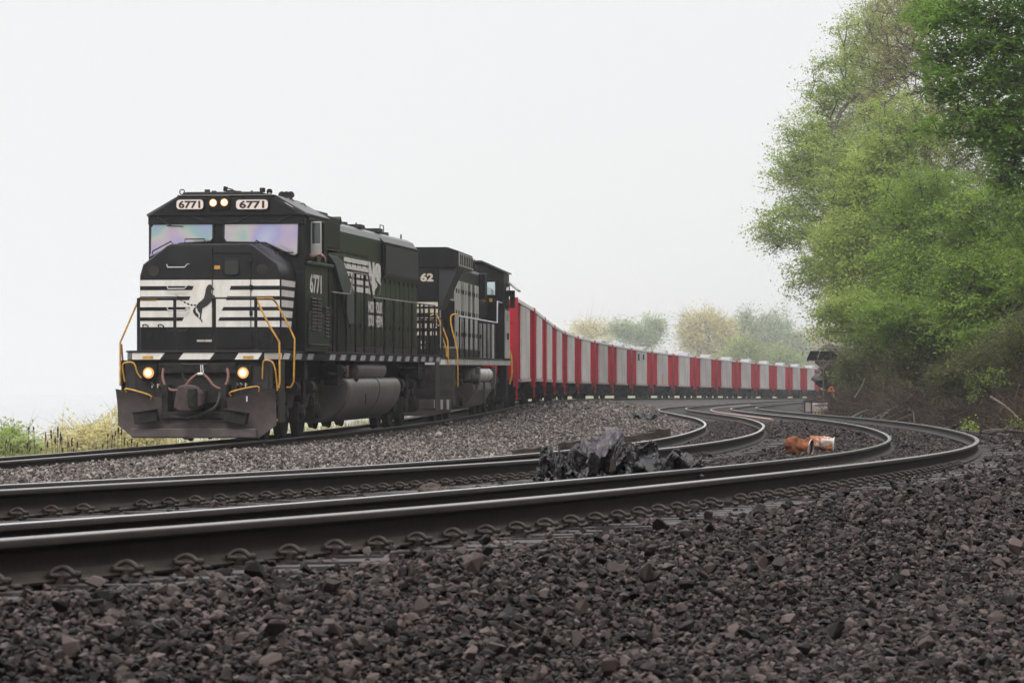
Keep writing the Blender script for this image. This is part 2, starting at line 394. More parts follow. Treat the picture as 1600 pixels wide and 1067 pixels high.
yc = np.clip(ys, -30, 638)
Lo = np.array([-3300, -800, -250, -120, -80, -60, -46, -42, -34, -26, -20, -16, -13, -10, -8, -6.5, -5.4, -4.6, -4, -3.4, -2.9, -2.5, -2.1, -1.8, -1.5])
Mid = np.linspace(0, 1, 60)
Ro = np.concatenate([np.arange(1.6, 4.4, .25), np.arange(4.45, 9, .3), np.arange(9, 40, 1.0), [42, 46, 52, 60, 75, 100, 160, 400, 1200, 3200]])
tr, cc1 = trainC(yc)[:, None], c1(yc)[:, None]
X = np.concatenate([tr+Lo[None, :], (tr-1.3)*(1-Mid[None, :])+(cc1+1.4)*Mid[None, :], cc1+Ro[None, :]], 1)
Y = np.repeat(ys[:, None], X.shape[1], 1)

def terrain(x, y):
    z = ground(x, y)
    yc_ = np.clip(y, -30, 638)
    q3 = x-trainC(yc_)
    bench = (q3 < -6) & (q3 > -44)
    z = np.where(bench, np.maximum(z, -11.0), z)
    far = (y > 650) & (x > 5) & (z < -3)
    z = np.where(far, -3-10.5*np.clip((700-y)/50, 0, 1), z)
    return z
Z = terrain(X, Y)
q1g = X-cc1
hillm = (q1g > 4.3)
for i, j in zip(*np.nonzero(hillm & (Y < 640) & (q1g < 60))):
    p = Vector((X[i, j]*.22, Y[i, j]*.16, 3.1))
    a = min(1, (q1g[i, j]-4.2)/4)*(1 if Y[i, j] > 70 else .2)
    Z[i, j] += a*(.9*mnoise.fractal(p, 1, 2, 5)+.35*mnoise.noise(p*5))
gm = ground_material()
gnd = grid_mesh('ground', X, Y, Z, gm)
tag(gnd, kind='structure')
tint = np.zeros((X.shape[0], X.shape[1], 4), np.float32); tint[..., 3] = 1
yc2 = np.clip(Y, -30, 638)
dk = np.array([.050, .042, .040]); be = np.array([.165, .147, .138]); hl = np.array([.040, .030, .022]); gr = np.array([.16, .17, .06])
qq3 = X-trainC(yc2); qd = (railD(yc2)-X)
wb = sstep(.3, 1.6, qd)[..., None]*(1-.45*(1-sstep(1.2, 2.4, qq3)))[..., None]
nearw = sstep(28, 75, Y)[..., None]; dk = dk*(.22+.68*nearw); be = be*(.38+.5*nearw)*(1-.42*sstep(95, 150, Y)[..., None])  # near tint darkened to paint deep shade in gaps between stones
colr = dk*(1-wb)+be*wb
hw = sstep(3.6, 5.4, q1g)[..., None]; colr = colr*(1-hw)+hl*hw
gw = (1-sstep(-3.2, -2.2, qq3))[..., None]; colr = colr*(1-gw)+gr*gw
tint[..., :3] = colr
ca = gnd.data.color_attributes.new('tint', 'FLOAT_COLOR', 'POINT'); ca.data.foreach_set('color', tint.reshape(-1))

from mathutils.bvhtree import BVHTree
_bvh = BVHTree.FromPolygons([tuple(v) for v in np.stack([X, Y, Z], -1).reshape(-1, 3)[:]], [tuple(p.vertices) for p in gnd.data.polygons])
def gz(x, y):
    h = _bvh.ray_cast(Vector((x, y, 200)), Vector((0, 0, -1)))
    return h[0].z if h[0] else -1.

wm = mat('sky_mirror_water', (.30, .31, .31), .12, spec=.8, bump=.08, bs=.6)
tag(MB().add([(-3400, -45, -12.6), (3400, -45, -12.6), (3400, 6400, -12.6), (-3400, 6400, -12.6)], [(0, 1, 2, 3)]).build('sky_mirror_water', wm), kind='structure')  # water sheet added to mirror the white sky, bright as the fog

hz = bpy.data.materials.new('haze_air'); hz.use_nodes = True; hn = hz.node_tree.nodes; hn.remove(hn['Principled BSDF'])
pv = hn.new('ShaderNodeVolumePrincipled'); pv.inputs['Color'].default_value = (.80, .805, .82, 1); pv.inputs['Density'].default_value = .00036; pv.inputs['Anisotropy'].default_value = .2
hz.node_tree.links.new(pv.outputs[0], hn['Material Output'].inputs['Volume'])
tag(MB().box(-3450, 3450, -50, 6450, -14.8, 62).build('haze', hz), kind='stuff')

# ------------------------------------------------------------------ tracks
PROF = [(0, 0), (.022, -.0008), (.031, -.004), (.0355, -.011), (.0375, -.034), (.030, -.043), (.0105, -.056), (.0085, -.095), (.0105, -.140), (.030, -.163), (.076, -.176), (.0765, -.187)]
PR = PROF+[(-a, b) for a, b in PROF[::-1][:-1]]      # clockwise from crown, right side first
def rail_mesh(fx, zf, drop, roll, polished, parent, y0, y1):
    yy = np.concatenate([np.arange(y0, 60, .35), np.arange(60, y1, 1.0)])
    n = len(PR); vs = []
    cr, sr = math.cos(roll), math.sin(roll)
    for y in yy:
        x = float(fx(y)); z = float(zf(y))-drop
        s = float(fx(y+.5)-fx(y-.5)); L = math.hypot(1, s); nx, ny = 1/L, -s/L
        for (t, h) in PR:
            t2 = t*cr-(h+.187)*sr*-1; h2 = (h+.187)*cr-t*sr-.187
            vs.append((x+nx*t2, y+ny*t2, z+h2))
    m = len(yy); fs = []; mi = []
    for k in range(m-1):
        for i in range(n):
            j = (i+1) % n; fs.append((k*n+i, k*n+j, (k+1)*n+j, (k+1)*n+i))
            a = PR[i][0]+PR[j][0]; hh = (PR[i][1]+PR[j][1])/2
            if hh > -.0075: mi.append(0 if (polished == 'all' or a < -.02) else 3)
            elif hh > -.036: mi.append(2)
            elif -.180 < hh < -.150: mi.append(4)
            else: mi.append(1)
    fs += [tuple(range(n)), tuple(range((m-1)*n, m*n))[::-1]]; mi += [1, 1]
    me = bpy.data.meshes.new('rail'); me.from_pydata(vs, [], fs)
    for q in ('steeltop', 'railrust', 'railedge', 'railtopdull', 'foot'): me.materials.append(M[q])
    me.polygons.foreach_set('material_index', mi); me.polygons.foreach_set('use_smooth', [True]*len(mi))
    bm = bmesh.new(); bm.from_mesh(me); bmesh.ops.recalc_face_normals(bm, faces=bm.faces); bm.to_mesh(me); bm.free()
    me.set_sharp_from_angle(angle=math.radians(40))
    o = bpy.data.objects.new('rail', me); COL.objects.link(o); o.parent = parent
    return o

# one tie, one plate, one clip; local frame: x across the track to the right, y along, z up
tie_me = []
for k in range(3):
    t = MB(); w = .115
    xs = np.linspace(-1.33, 1.33+.03*k, 9); vs = []
    for x in xs:
        j = lambda s=.006: random.uniform(-s, s)
        vs += [(x, -w+j(), -.17), (x, w+j(), -.17), (x, w+j(), j(.005)), (x, -w+j(), j(.005))]
    fs = [(i*4+a, i*4+(a+1) % 4, i*4+4+(a+1) % 4, i*4+4+a) for i in range(8) for a in range(4)]+[(0, 1, 2, 3), (35, 34, 33, 32)]
    t.add(vs, fs); o = t.build('tie', M['tie'], bevel=0); tie_me.append(o.data); bpy.data.objects.remove(o)
def plate_mesh():
    p = MB(); p.box(-.10, .21, -.095, .095, -.002, .014); p.box(.080, .118, -.045, .045, .014, .044); p.box(-.11, -.085, -.05, .05, .014, .040)
    for (x, y) in ((.045, -.105), (.165, -.055), (.150, .075)):
        p.cyl((x, y, .0), (x, y, .024), .012, 10); p.lathe([(.022, .021), (.027, .0235), (.033, .021), (.036, .010)], (x, y, 0), 'z', 12)
    for (x, y) in ((-.13, -.07), (-.13, .07)):
        p.cyl((x, y, .012), (x, y, .034), .018, 10)
    o = p.build('tie_plate', M['clip'], smooth=True); me = o.data; bpy.data.objects.remove(o); return me
def clip_mesh(n=10):
    c = MB()
    pts = [(.100, .070, .022), (.098, .02, .024), (.094, -.035, .026), (.078, -.058, .030), (.056, -.050, .034), (.044, -.022, .040), (.050, .000, .058), (.066, .012, .070), (.092, .014, .074), (.118, .010, .066), (.140, .004, .050), (.158, .000, .034), (.172, -.002, .034)]
    pts = [(x if x < .05 else .05+(x-.05)*.84, y, z if z < .034 else .034+(z-.034)*.62) for x, y, z in pts]
    cp = catmull(pts, 4); c.tube(cp, .0115, n)
    c.lathe([(-.014, .005), (-.007, .0145), (.006, .0155), (.014, .008)], (.156, -.002, .034), 'x', 12)
    o = c.build('rail_clip', M['clip'], smooth=True); me = o.data; bpy.data.objects.remove(o); return me
plate_me, clip_me, clip_lo = plate_mesh(), clip_mesh(), clip_mesh(5)

def frame(fx, y):
    s = float(fx(y+.5)-fx(y-.5)); return math.atan(s)
def stations(fx, y0, y1, sp, phase=0):
    y = y0+phase; r = []
    while y < y1:
        r.append(y); s = float(fx(y+.5)-fx(y-.5)); y += sp/math.hypot(1, s)
    return r
def join_stuff(name, items, m, parent):
    vs = []; lo = []; n = 0
    groups = {}
    for me, mx in items: groups.setdefault(me.name, [me, []])[1].append(mx)
    allv = []; faces = []
    for me, mats_ in groups.values():
        v = np.empty(len(me.vertices)*3, np.float32); me.vertices.foreach_get('co', v); v = v.reshape(-1, 3)
        for mx in mats_:
            a = np.array(mx); allv.append(v@a[:3, :3].T+a[:3, 3]); 
            faces += [tuple(i+n for i in p.vertices) for p in me.polygons]; n += len(v)
    me = bpy.data.meshes.new(name); me.from_pydata(np.concatenate(allv).tolist(), [], faces)
    o = link_mesh(name, me, m, parent); o['kind'] = 'stuff'; return o

def track(label, right, left, centre, zf, droL, y0, y1, detail, name='railway_track', polR='left', polL='all', phase=0., spacing=.54):
    root = empty(name, (float(centre(y0)), y0, float(zf(y0))-.187), label=label, cat='railway track', group='curving railway tracks')
    def keep(o):
        o.parent = root; o.matrix_parent_inverse = Matrix.Translation(root.location).inverted(); return o
    ra = rail_mesh(right, zf, 0, .024+.014, polR, root, y0, y1); keep(ra)
    rb = rail_mesh(left, zf, droL, -.030, polL, root, y0, y1); keep(rb)
    if not detail:
        return root
    st = stations(centre, max(y0, 9.0), 330, spacing, phase)
    rest_t, rest_p, rest_c = [], [], []
    nt = npl = nc = 0
    for y in st:
        a = frame(centre, y); x = float(centre(y)); z = float(zf(y))
        R = Matrix.Rotation(-a, 4, 'Z')
        roll = Matrix.Rotation(math.atan(droL/GA), 4, 'Y')
        Tm = Matrix.Translation((x, y, z-.198-droL/2))@R@Matrix.Rotation(random.uniform(-.02, .02), 4, 'Z')@(Matrix.Rotation(-math.atan(droL/GA), 4, 'Y'))
        me = random.choice(tie_me)
        vis = 700 < 2000 and -200 < proj(x+1, y, 0)[0] < 1750 or -200 < proj(x-1.5, y, 0)[0] < 1750
        if vis and nt < 96:
            o = bpy.data.objects.new('tie', me); COL.objects.link(o); o.matrix_world = Tm; keep(o); nt += 1
        else: rest_t.append((me, Tm))
        for fx, dz, side in ((right, 0, 1), (left, droL, 1), (right, 0, -1), (left, droL, -1)):
            # plate/clip on the side toward +x (side=1) or -x
            cs = math.cos(a)
            yy = y-math.sin(a)*(GA/2 if fx is right else -GA/2)
            xr = float(fx(yy)); zr = float(zf(yy))-dz-.187
            B = Matrix.Translation((xr, yy, zr))@R
            if side == -1: B = B@Matrix.Rotation(math.pi, 4, 'Z')
            px = proj(xr, yy, zr)[0]
            if side == 1:
                Pm = B@Matrix.Translation((0, 0, -.018))
                if -60 < px < 1660 and npl < 98 and y < 60:
                    o = bpy.data.objects.new('tie_plate', plate_me); COL.objects.link(o); o.matrix_world = Pm; keep(o); npl += 1
                elif y < 130: rest_p.append((plate_me, Pm))
            Cm = B@Matrix.Rotation(random.uniform(-.07, .07), 4, 'Z')@Matrix.Translation((0, 0, random.uniform(-.003, .002)))
            if random.random() < .04: continue
            if side == 1 and -60 < px < 1660 and nc < 98:
                o = bpy.data.objects.new('rail_clip', clip_me); COL.objects.link(o); o.matrix_world = Cm; keep(o); nc += 1
            elif y < 150: rest_c.append((clip_lo, Cm))
    if rest_t: join_stuff('remaining_ties', rest_t, M['tie'], root); keep(root.children[-1])
    if rest_p: join_stuff('remaining_tie_plates', rest_p, M['clip'], root); keep(root.children[-1])
    if rest_c: join_stuff('remaining_rail_clips', rest_c, M['clip'], root); keep(root.children[-1])
    return root

track('nearest curving railway track, its rails held by steel clips beside the dark ballast', railA, railB, c1, z1, .05, 7.0, 520, True, phase=.36)
track('middle railway track with brown rails, between the black plastic bags and the gravel strip', railC, railD, c2, z2, .045, 15, 520, True, phase=.2)
track('farthest railway track, the one carrying the train', railE, railFx, trainC, z3, .05, 30, 620, False)

# ------------------------------------------------------------------ ballast stones (instanced on points)
stones = bpy.data.collections.new('stone_shapes')
def stone_shape(name, n, m, seed):
    r = random.Random(seed); bm = bmesh.new()
    for _ in range(n):
        v = Vector((r.gauss(0, 1), r.gauss(0, 1), r.gauss(0, 1))).normalized()
        v = Vector((v.x*r.uniform(.8, 1.05), v.y*r.uniform(.62, .85), v.z*r.uniform(.5, .75)))
        bm.verts.new(v*.5)
    g = bmesh.ops.convex_hull(bm, input=bm.verts)
    bmesh.ops.delete(bm, geom=[e for e in g['geom_interior'] if isinstance(e, bmesh.types.BMVert)], context='VERTS')
    bmesh.ops.recalc_face_normals(bm, faces=bm.faces)
    me = bpy.data.meshes.new(name); bm.to_mesh(me); bm.free(); me.materials.append(m)
    return bpy.data.objects.new(name, me)
def stone_set(name, m, n, cnt, seed):
    c = bpy.data.collections.new(name)
    for i in range(cnt): c.objects.link(stone_shape('stone', n+i % 5, m, seed+i))
    return c
SD = stone_set('dark_stones', M['stone'], 13, 10, 5); SP = stone_set('pale_stones', M['stone2'], 11, 8, 77)

def scatter(name, pts, size, coll, ncoll, label=None):
    n = len(pts); me = bpy.data.meshes.new(name); me.vertices.add(n); me.vertices.foreach_set('co', pts.astype(np.float32).ravel())
    a = me.attributes.new('rot', 'FLOAT_VECTOR', 'POINT'); a.data.foreach_set('vector', (rng.random((n, 3))*[.9, .9, 6.28]+[-.45, -.45, 0]+(rng.random((n, 1)) < .3)*rng.random((n, 3))*[2, 2, 0]).astype(np.float32).ravel())
    a = me.attributes.new('scl', 'FLOAT', 'POINT'); a.data.foreach_set('value', size.astype(np.float32))
    a = me.attributes.new('pick', 'INT', 'POINT'); a.data.foreach_set('value', rng.integers(0, ncoll, n).astype(np.int32))
    o = bpy.data.objects.new(name, me); COL.objects.link(o); o['kind'] = 'stuff'
    if label: o['label'] = label
    ng = bpy.data.node_groups.new(name, 'GeometryNodeTree')
    ng.interface.new_socket('Geometry', in_out='INPUT', socket_type='NodeSocketGeometry'); ng.interface.new_socket('Geometry', in_out='OUTPUT', socket_type='NodeSocketGeometry')
    N = ng.nodes; L = ng.links; gi = N.new('NodeGroupInput'); go = N.new('NodeGroupOutput'); ip = N.new('GeometryNodeInstanceOnPoints')
    ci = N.new('GeometryNodeCollectionInfo'); ci.inputs['Collection'].default_value = coll; ci.inputs['Separate Children'].default_value = True; ci.inputs['Reset Children'].default_value = True
    def na(nm, ty): q = N.new('GeometryNodeInputNamedAttribute'); q.data_type = ty; q.inputs[0].default_value = nm; return q.outputs[0]
    L.new(gi.outputs[0], ip.inputs['Points']); L.new(ci.outputs[0], ip.inputs['Instance']); ip.inputs['Pick Instance'].default_value = True
    L.new(na('pick', 'INT'), ip.inputs['Instance Index']); L.new(na('rot', 'FLOAT_VECTOR'), ip.inputs['Rotation']); L.new(na('scl', 'FLOAT'), ip.inputs['Scale'])
    L.new(ip.outputs[0], go.inputs[0])
    md = o.modifiers.new('scatter', 'NODES'); md.node_group = ng
    return o

def sample(y0, y1, dens, xlo, xhi):
    """points per m2 = dens, between two lateral curves, kept inside a margin round the view"""
    w = .19*y1+1.5
    n = int(dens*(y1-y0)*2*w); y = rng.uniform(y0, y1, n); x = rng.uniform(-w, w, n)
    k = (np.abs(x) < .157*y*1.08+.8) & (x > xlo(y)) & (x < xhi(y))
    return x[k], y[k]
def clear_rails(x, y, c):
    q = np.abs(x-c(y)); return (np.abs(q-GA/2) > .12)
inf = lambda y: y*0+1e4
# foreground shoulder and inside the nearest track
P = []; S = []
for y0, y1, dn, sz in ((8.3, 13, 2300, .028), (13, 20, 1800, .029), (20, 32, 900, .036), (32, 50, 420, .044), (50, 110, 110, .058)):
    x, y = sample(y0, y1, dn, lambda t: c1(t)+.95, lambda t: c1(t)+5.3+3*(t < 60))
    z = ground(x, y); s = sz*np.exp(rng.normal(0, .40, len(x)))
    q = x-c1(y); tieend = (q < 1.42) & (rng.random(len(x)) < .8)
    bump = .07*np.array([max(0, mnoise.noise(Vector((a*1.1, b*.8, 2)))) for a, b in zip(x, y)]) if len(x) < 200000 else 0
    z = z+bump*np.clip((q-1.2)/.8, 0, 1)+s*rng.uniform(-.10, .75, len(x)); k = ~tieend
    P.append(np.stack([x, y, z], 1)[k]); S.append(s[k])
for y0, y1, dn, sz in ((8.3, 13, 600, .031), (13, 20, 480, .033), (20, 36, 220, .040)):   # a loose top layer
    x, y = sample(y0, y1, dn, lambda t: c1(t)+1.5, lambda t: c1(t)+8)
    s = sz*np.exp(rng.normal(0, .30, len(x))); bump = .07*np.array([max(0, mnoise.noise(Vector((a*1.1, b*.8, 2)))) for a, b in zip(x, y)])
    P.append(np.stack([x, y, ground(x, y)+bump+.016+s*rng.uniform(.1, .6, len(x))], 1)); S.append(s)
scatter('ballast_stones', np.concatenate(P), np.concatenate(S), SD, 10, 'dark crushed ballast stones in the foreground beside the nearest track')
P = []; S = []
for (cc, lo_, hi_) in ((c1, -.63, .63), (c2, -.63, .63)):
    for y0, y1, dn, sz in ((11, 30, 420, .027), (30, 60, 260, .036), (60, 120, 70, .05)):
        x, y = sample(y0, y1, dn, lambda t: cc(t)+lo_, lambda t: cc(t)+hi_)
        z = ground(x, y)+.0; s = sz*np.exp(rng.normal(0, .35, len(x)))
        P.append(np.stack([x, y, z+s*rng.uniform(-.05, .45, len(x))], 1)); S.append(s)
for y0, y1, dn, sz in ((13, 35, 800, .031), (35, 65, 360, .041), (65, 120, 80, .055)):   # between tracks 1 and 2
    x, y = sample(y0, y1, dn, lambda t: c2(t)+.9, lambda t: c1(t)-.9)
    z = ground(x, y); s = sz*np.exp(rng.normal(0, .35, len(x)))
    P.append(np.stack([x, y, z+s*rng.uniform(-.05, .55, len(x))], 1)); S.append(s)
scatter('track_ballast', np.concatenate(P), np.concatenate(S), SD, 10, 'dark small ballast stones between the rails of the two near tracks')
P = []; S = []
for y0, y1, dn, sz in ((20, 38, 800, .033), (38, 60, 520, .039), (60, 85, 260, .047), (85, 130, 90, .06), (130, 210, 34, .10)):
    x, y = sample(y0, y1, dn, lambda t: trainC(t)+.90, lambda t: c2(t)-.92)
    z = ground(x, y); s = sz*np.exp(rng.normal(0, .33, len(x)))
    P.append(np.stack([x, y, z+s*rng.uniform(-.05, .5, len(x))], 1)); S.append(s)
scatter('pale_gravel', np.concatenate(P), np.concatenate(S), SP, 8, 'pale grey gravel strip between the middle track and the train')

# ------------------------------------------------------------------ lettering
def text_mesh(name, s, x0, x1, z0, z1, m, parent, place, bold=0., space=1., thick=.004):
    """letters filling the box x0..x1, z0..z1 of a plane; place(a, b, t) gives the local point"""
    cu = bpy.data.curves.new(name, 'FONT'); cu.body = s; cu.size = 1; cu.offset = bold; cu.resolution_u = 4; cu.space_character = space; cu.extrude = .5
    o = bpy.data.objects.new(name, cu); COL.objects.link(o)
    dg = bpy.context.evaluated_depsgraph_get(); me = bpy.data.meshes.new_from_object(o.evaluated_get(dg)); bpy.data.objects.remove(o)
    v = np.array([tuple(q.co) for q in me.vertices]); mn, mx = v.min(0), v.max(0)
    a = (v[:, 0]-mn[0])/(mx[0]-mn[0])*(x1-x0)+x0; b = (v[:, 1]-mn[1])/(mx[1]-mn[1])*(z1-z0)+z0; t = (v[:, 2] > 0)*thick
    for q, aa, bb, tt in zip(me.vertices, a, b, t): q.co = place(float(aa), float(bb), float(tt))
    return link_mesh(name, me, m, parent)

# ------------------------------------------------------------------ tools to read positions on a vehicle's own planes
class Veh:
    def __init__(s, x0, y0, z0, slope, grade):
        s.x0, s.y0, s.z0 = x0, y0, z0; s.a = math.atan(slope); s.sn, s.cn = math.sin(s.a), math.cos(s.a); s.g = grade
    def front(s, px, py, u):      # plane across the vehicle at distance u from its near end -> (v, u, w)
        k = (px-800)/F; v = (k*(s.y0+u*s.cn)-s.x0-u*s.sn)/(s.cn+k*s.sn); Y = s.y0+u*s.cn-v*s.sn
        return v, u, (606-py)/F*Y-s.z0-s.g*u
    def side(s, px, py, v):       # plane along the vehicle at lateral v
        k = (px-800)/F; u = (k*(s.y0-v*s.sn)-s.x0-v*s.cn)/(s.sn-k*s.cn); Y = s.y0+u*s.cn-v*s.sn
        return v, u, (606-py)/F*Y-s.z0-s.g*u
L1 = Veh(-5.93, 61.5, -1.03, .127, .0055)
L2 = Veh(-3.02, 84.5, -.905, .076, .0062)
def fc(cx, cy, u):                # from the close-up of the upper front (170,270; 4.444x)
    return L1.front(170+cx/4.4444, 270+cy/4.4444, u)
def fl(cx, cy, u):                # lower front close-up (170,470)
    return L1.front(170+cx/4.4444, 470+cy/4.4444, u)
def sd(cx, cy, v):                # side close-up (460,300)
    return L1.side(460+cx/4.4444, 300+cy/4.4444, v)
def vw(p): return (p[0], p[2])

def bar(mb, a, b, r=.017, n=8): mb.tube([a, b], r, n)
def grab(name, pts, m, parent, r=.013):
    mb = MB(); mb.tube(pts, r, 7); return mb.build(name, m, parent, smooth=True)

def wheelset(parent, y, R, gauge=GA/2, m=None):
    w = MB()
    for s_ in (-1, 1):
        x = s_*gauge
        prof = [(-.065*s_, R*.25), (-.065*s_, R*.78), (-.075*s_, R*.86), (-.075*s_, R+.026), (-.045*s_, R+.026), (-.035*s_, R), (.065*s_, R-.006), (.07*s_, R*.86), (.03*s_, R*.80), (.02*s_, R*.32), (.075*s_, R*.26), (.075*s_, R*.10)]
        w.lathe(prof, (x, y, R), 'x', 28)
    w.cyl((-gauge, y, R), (gauge, y, R), .085, 12)
    return w.build('wheelset', m or M['dust_dark'], parent, smooth=True)

def loco_truck(parent, yc, wb, R=.52, sx=1.02):
    t = empty('truck', (0, yc, 0)); t.parent = parent
    for dy in wb: wheelset(t, dy, R)
    for s_ in (-1, 1):
        f = MB(); a, b = wb[0]-.55, wb[-1]+.55
        poly = [(a, .78), (a+.05, 1.0), (a+.4, 1.10), (wb[0]+.55, .92), (wb[1]-.5, 1.02), (wb[1]+.5, 1.02), (wb[2]-.55, .92), (b-.4, 1.10), (b-.05, 1.0), (b, .78), (b-.25, .66), (wb[2]-.3, .86), (wb[2]-.75, .60), (wb[1]+.5, .62), (wb[1]+.28, .86), (wb[1]-.28, .86), (wb[1]-.5, .62), (wb[0]+.75, .60), (wb[0]+.3, .86), (a+.25, .66)]
        f.prism(poly, 'x', s_*(sx-.07), s_*(sx+.07)); f.build('side_frame', M['dust'], t, bevel=.015)
        for dy in wb:
            j = MB(); j.box(s_*(sx-.10), s_*(sx+.12), dy-.19, dy+.19, .33, .72) if s_ > 0 else j.box(-(sx+.12), -(sx-.10), dy-.19, dy+.19, .33, .72)
            j.cyl((s_*sx, dy, R), (s_*(sx+.20), dy, R), .155, 16); j.cyl((s_*(sx+.2), dy, R), (s_*(sx+.225), dy, R), .09, 12)
            for k in range(6):
                an = k*math.pi/3; j.cyl((s_*(sx+.2), dy+.12*math.cos(an), R+.12*math.sin(an)), (s_*(sx+.22), dy+.12*math.cos(an), R+.12*math.sin(an)), .016, 6)
            j.build('journal_box', M['dust'], t, bevel=.012)
        for dy in (wb[0]-.28, wb[0]+.28, wb[2]-.28, wb[2]+.28):   # coil springs
            c = MB(); c.tube([(s_*(sx+.02)+.075*math.cos(q*.9), dy+.075*math.sin(q*.9), .62+q*.0085) for q in range(36)], .016, 6); c.build('coil_spring', M['dust_dark'], t, smooth=True)
        for dy in (wb[0]+.85, wb[1]+.75):
            c = MB(); c.cyl((s_*(sx+.16), dy-.22, 1.02), (s_*(sx+.16), dy+.14, 1.02), .135, 16); c.cyl((s_*(sx+.16), dy+.14, 1.02), (s_*(sx+.16), dy+.20, 1.02), .10, 16); c.cyl((s_*(sx+.16), dy+.2, 1.02), (s_*(sx+.16), dy+.42, .93), .025, 8)
            c.build('brake_cylinder', M['dust'], t, smooth=True)
        d = MB(); d.cyl((s_*(sx+.17), wb[1]+.1, .62), (s_*(sx+.17), wb[1]+.1, 1.28), .05, 12); d.cyl((s_*(sx+.17), wb[1]+.1, .40), (s_*(sx+.17), wb[1]+.1, .64), .032, 10); d.build('damper', M['dust'], t, smooth=True)
        for dy in wb:
            b_ = MB(); b_.box(s_*(.80) if s_ > 0 else -.88, .88 if s_ > 0 else -.80, dy-.62, dy-.54, .30, .75); b_.tube([(s_*.84, dy-.58, .75), (s_*.9, dy-.52, .95)], .03, 6); b_.build('brake_shoe', M['dust_dark'], t)
        p = MB(); p.tube(catmull([(s_*(sx+.10), a+.1, 1.12), (s_*(sx+.12), wb[0], 1.20), (s_*(sx+.10), wb[1], 1.14), (s_*(sx+.12), wb[2], 1.21), (s_*(sx+.1), b-.1, 1.1)], 5), .022, 6)
        p.tube([(s_*(sx+.11), wb[0]+.4, 1.15), (s_*(sx+.13), wb[0]+.42, .9), (s_*(sx+.1), wb[0]+.5, .5)], .016, 6)
        p.build('sanding_pipe', M['dust_dark'], t, smooth=True)
    bo = MB(); bo.box(-.62, .62, wb[0]-.2, wb[-1]+.2, .55, .95); bo.build('bolster', M['dust_dark'], t)
    return t

def louvre(mb, x, y0, y1, z0, z1, n):
    dz = (z1-z0)/n
    for i in range(n):
        a = z0+i*dz
        mb.add([(x, y0, a), (x, y1, a), (x+.028, y1, a+.15*dz), (x+.028, y0, a+.15*dz), (x, y1, a+.82*dz), (x, y0, a+.82*dz)], [(0, 1, 2, 3), (3, 2, 4, 5), (0, 3, 5), (1, 4, 2)])

# ------------------------------------------------------------------ the lead locomotive
A1 = empty('lead_locomotive', (L1.x0, L1.y0, L1.z0), (math.atan(L1.g), 0, -L1.a), label='black six-axle diesel locomotive with lit headlights, white nose stripes and number 6771, leading the train', cat='locomotive', group='black diesel locomotives of the train')
LEN = 21.3
# underframe and sill
sill = MB(); sill.prism([(-1.27, .0), (1.27, .0), (1.5, .62), (1.5, LEN-.3), (1.2, LEN), (-1.2, LEN), (-1.5, LEN-.3), (-1.5, .62)], 'z', 1.555, 1.70)
sill.build('side_sill', M['black'], A1, bevel=.01)
deck = MB(); deck.prism([(-1.30, -.03), (1.30, -.03), (1.52, .6), (1.52, LEN-.3), (1.2, LEN+.02), (-1.2, LEN+.02), (-1.52, LEN-.3), (-1.52, .6)], 'z', 1.702, 1.735)
deck.build('walkway', M['dust'], A1, bevel=.005)
fr = MB(); fr.box(-.62, .62, .5, LEN-.5, 1.15, 1.55); fr.box(-1.15, 1.15, .35, 1.4, .95, 1.553); fr.box(-1.1, 1.1, LEN-1.3, LEN-.3, .9, 1.553); fr.build('underframe', M['dust_dark'], A1)
# zebra marks on the front edge
for (xa, xb, dx) in ((-1.255, -.62, .10), (-.36, .34, .10), (.72, 1.25, .08)):
    q = MB(); q.prism([(xa-(0 if xa < -1.2 else .0), 1.565), (xb-dx, 1.565), (xb, 1.692), (xa+(0 if xa < -1.2 else dx), 1.692)], 'y', -.006, -.001); q.build('white_chevron', M['white'], A1)
for xa in (-1.05, .88):
    q = MB(); q.box(xa, xa+.2, -.009, -.006, 1.575, 1.63); q.build('yellow_sticker', M['yellow'], A1)
q = MB()   # chamfer mark
a_, b_ = Vector((1.28, .02, 0)), Vector((1.5, .61, 0)); nn = Vector((.937, -.35, 0))*.004
q.add([a_+nn+Vector((0, 0, 1.57)), b_+nn+Vector((0, 0, 1.57)), b_+nn+Vector((0, 0, 1.69)), a_+nn+Vector((0, 0, 1.69))], [(0, 1, 2, 3)]); q.build('white_chevron', M['white'], A1)
k = 0; yy = .66
while yy < LEN-.6:
    if not (3.3 < yy < 4.6) or k % 2 == 0:
        q = MB(); q.add([(1.504, yy, 1.57), (1.504, yy+.62, 1.57), (1.504, yy+.80, 1.69), (1.504, yy+.18, 1.69)], [(0, 1, 2, 3)]); q.build('white_side_mark', M['white'] if yy < 1.5 else M['sidemark'], A1)
    yy += 1.22; k += 1

# nose: front outline read from the photograph
NU = 1.1
nose_l = [fc(200, 745, NU), fc(202, 715, NU), fc(228, 636, NU), fc(440, 505, NU), fc(470, 494, NU)]
half = abs(fc(200, 745, NU)[0]-fc(690, 745, NU)[0]); cxn = fc(690, 745, NU)[0]
top = [(half, 1.735), (half, nose_l[1][2]), (half-.065, nose_l[2][2]), (half-.54, nose_l[3][2]), (half-.62, nose_l[4][2])]
outl = [(-a, b) for a, b in top]+[(a, b) for a, b in top[::-1]]
def nose_pts(u, ins, dz): return [(a*(1-ins/half), u, max(b-dz, 1.735)) for a, b in outl]
nb = MB(); rings = [nose_pts(NU+.02, .10, .09), nose_pts(NU, .035, .03) if False else nose_pts(NU, .07, .06), nose_pts(NU+.012, .018, .015), nose_pts(NU+.06, 0, 0), nose_pts(2.7, -.0, -.06)]
rings = rings[1:]
n_ = len(outl)
for i, r in enumerate(rings): nb.v += r
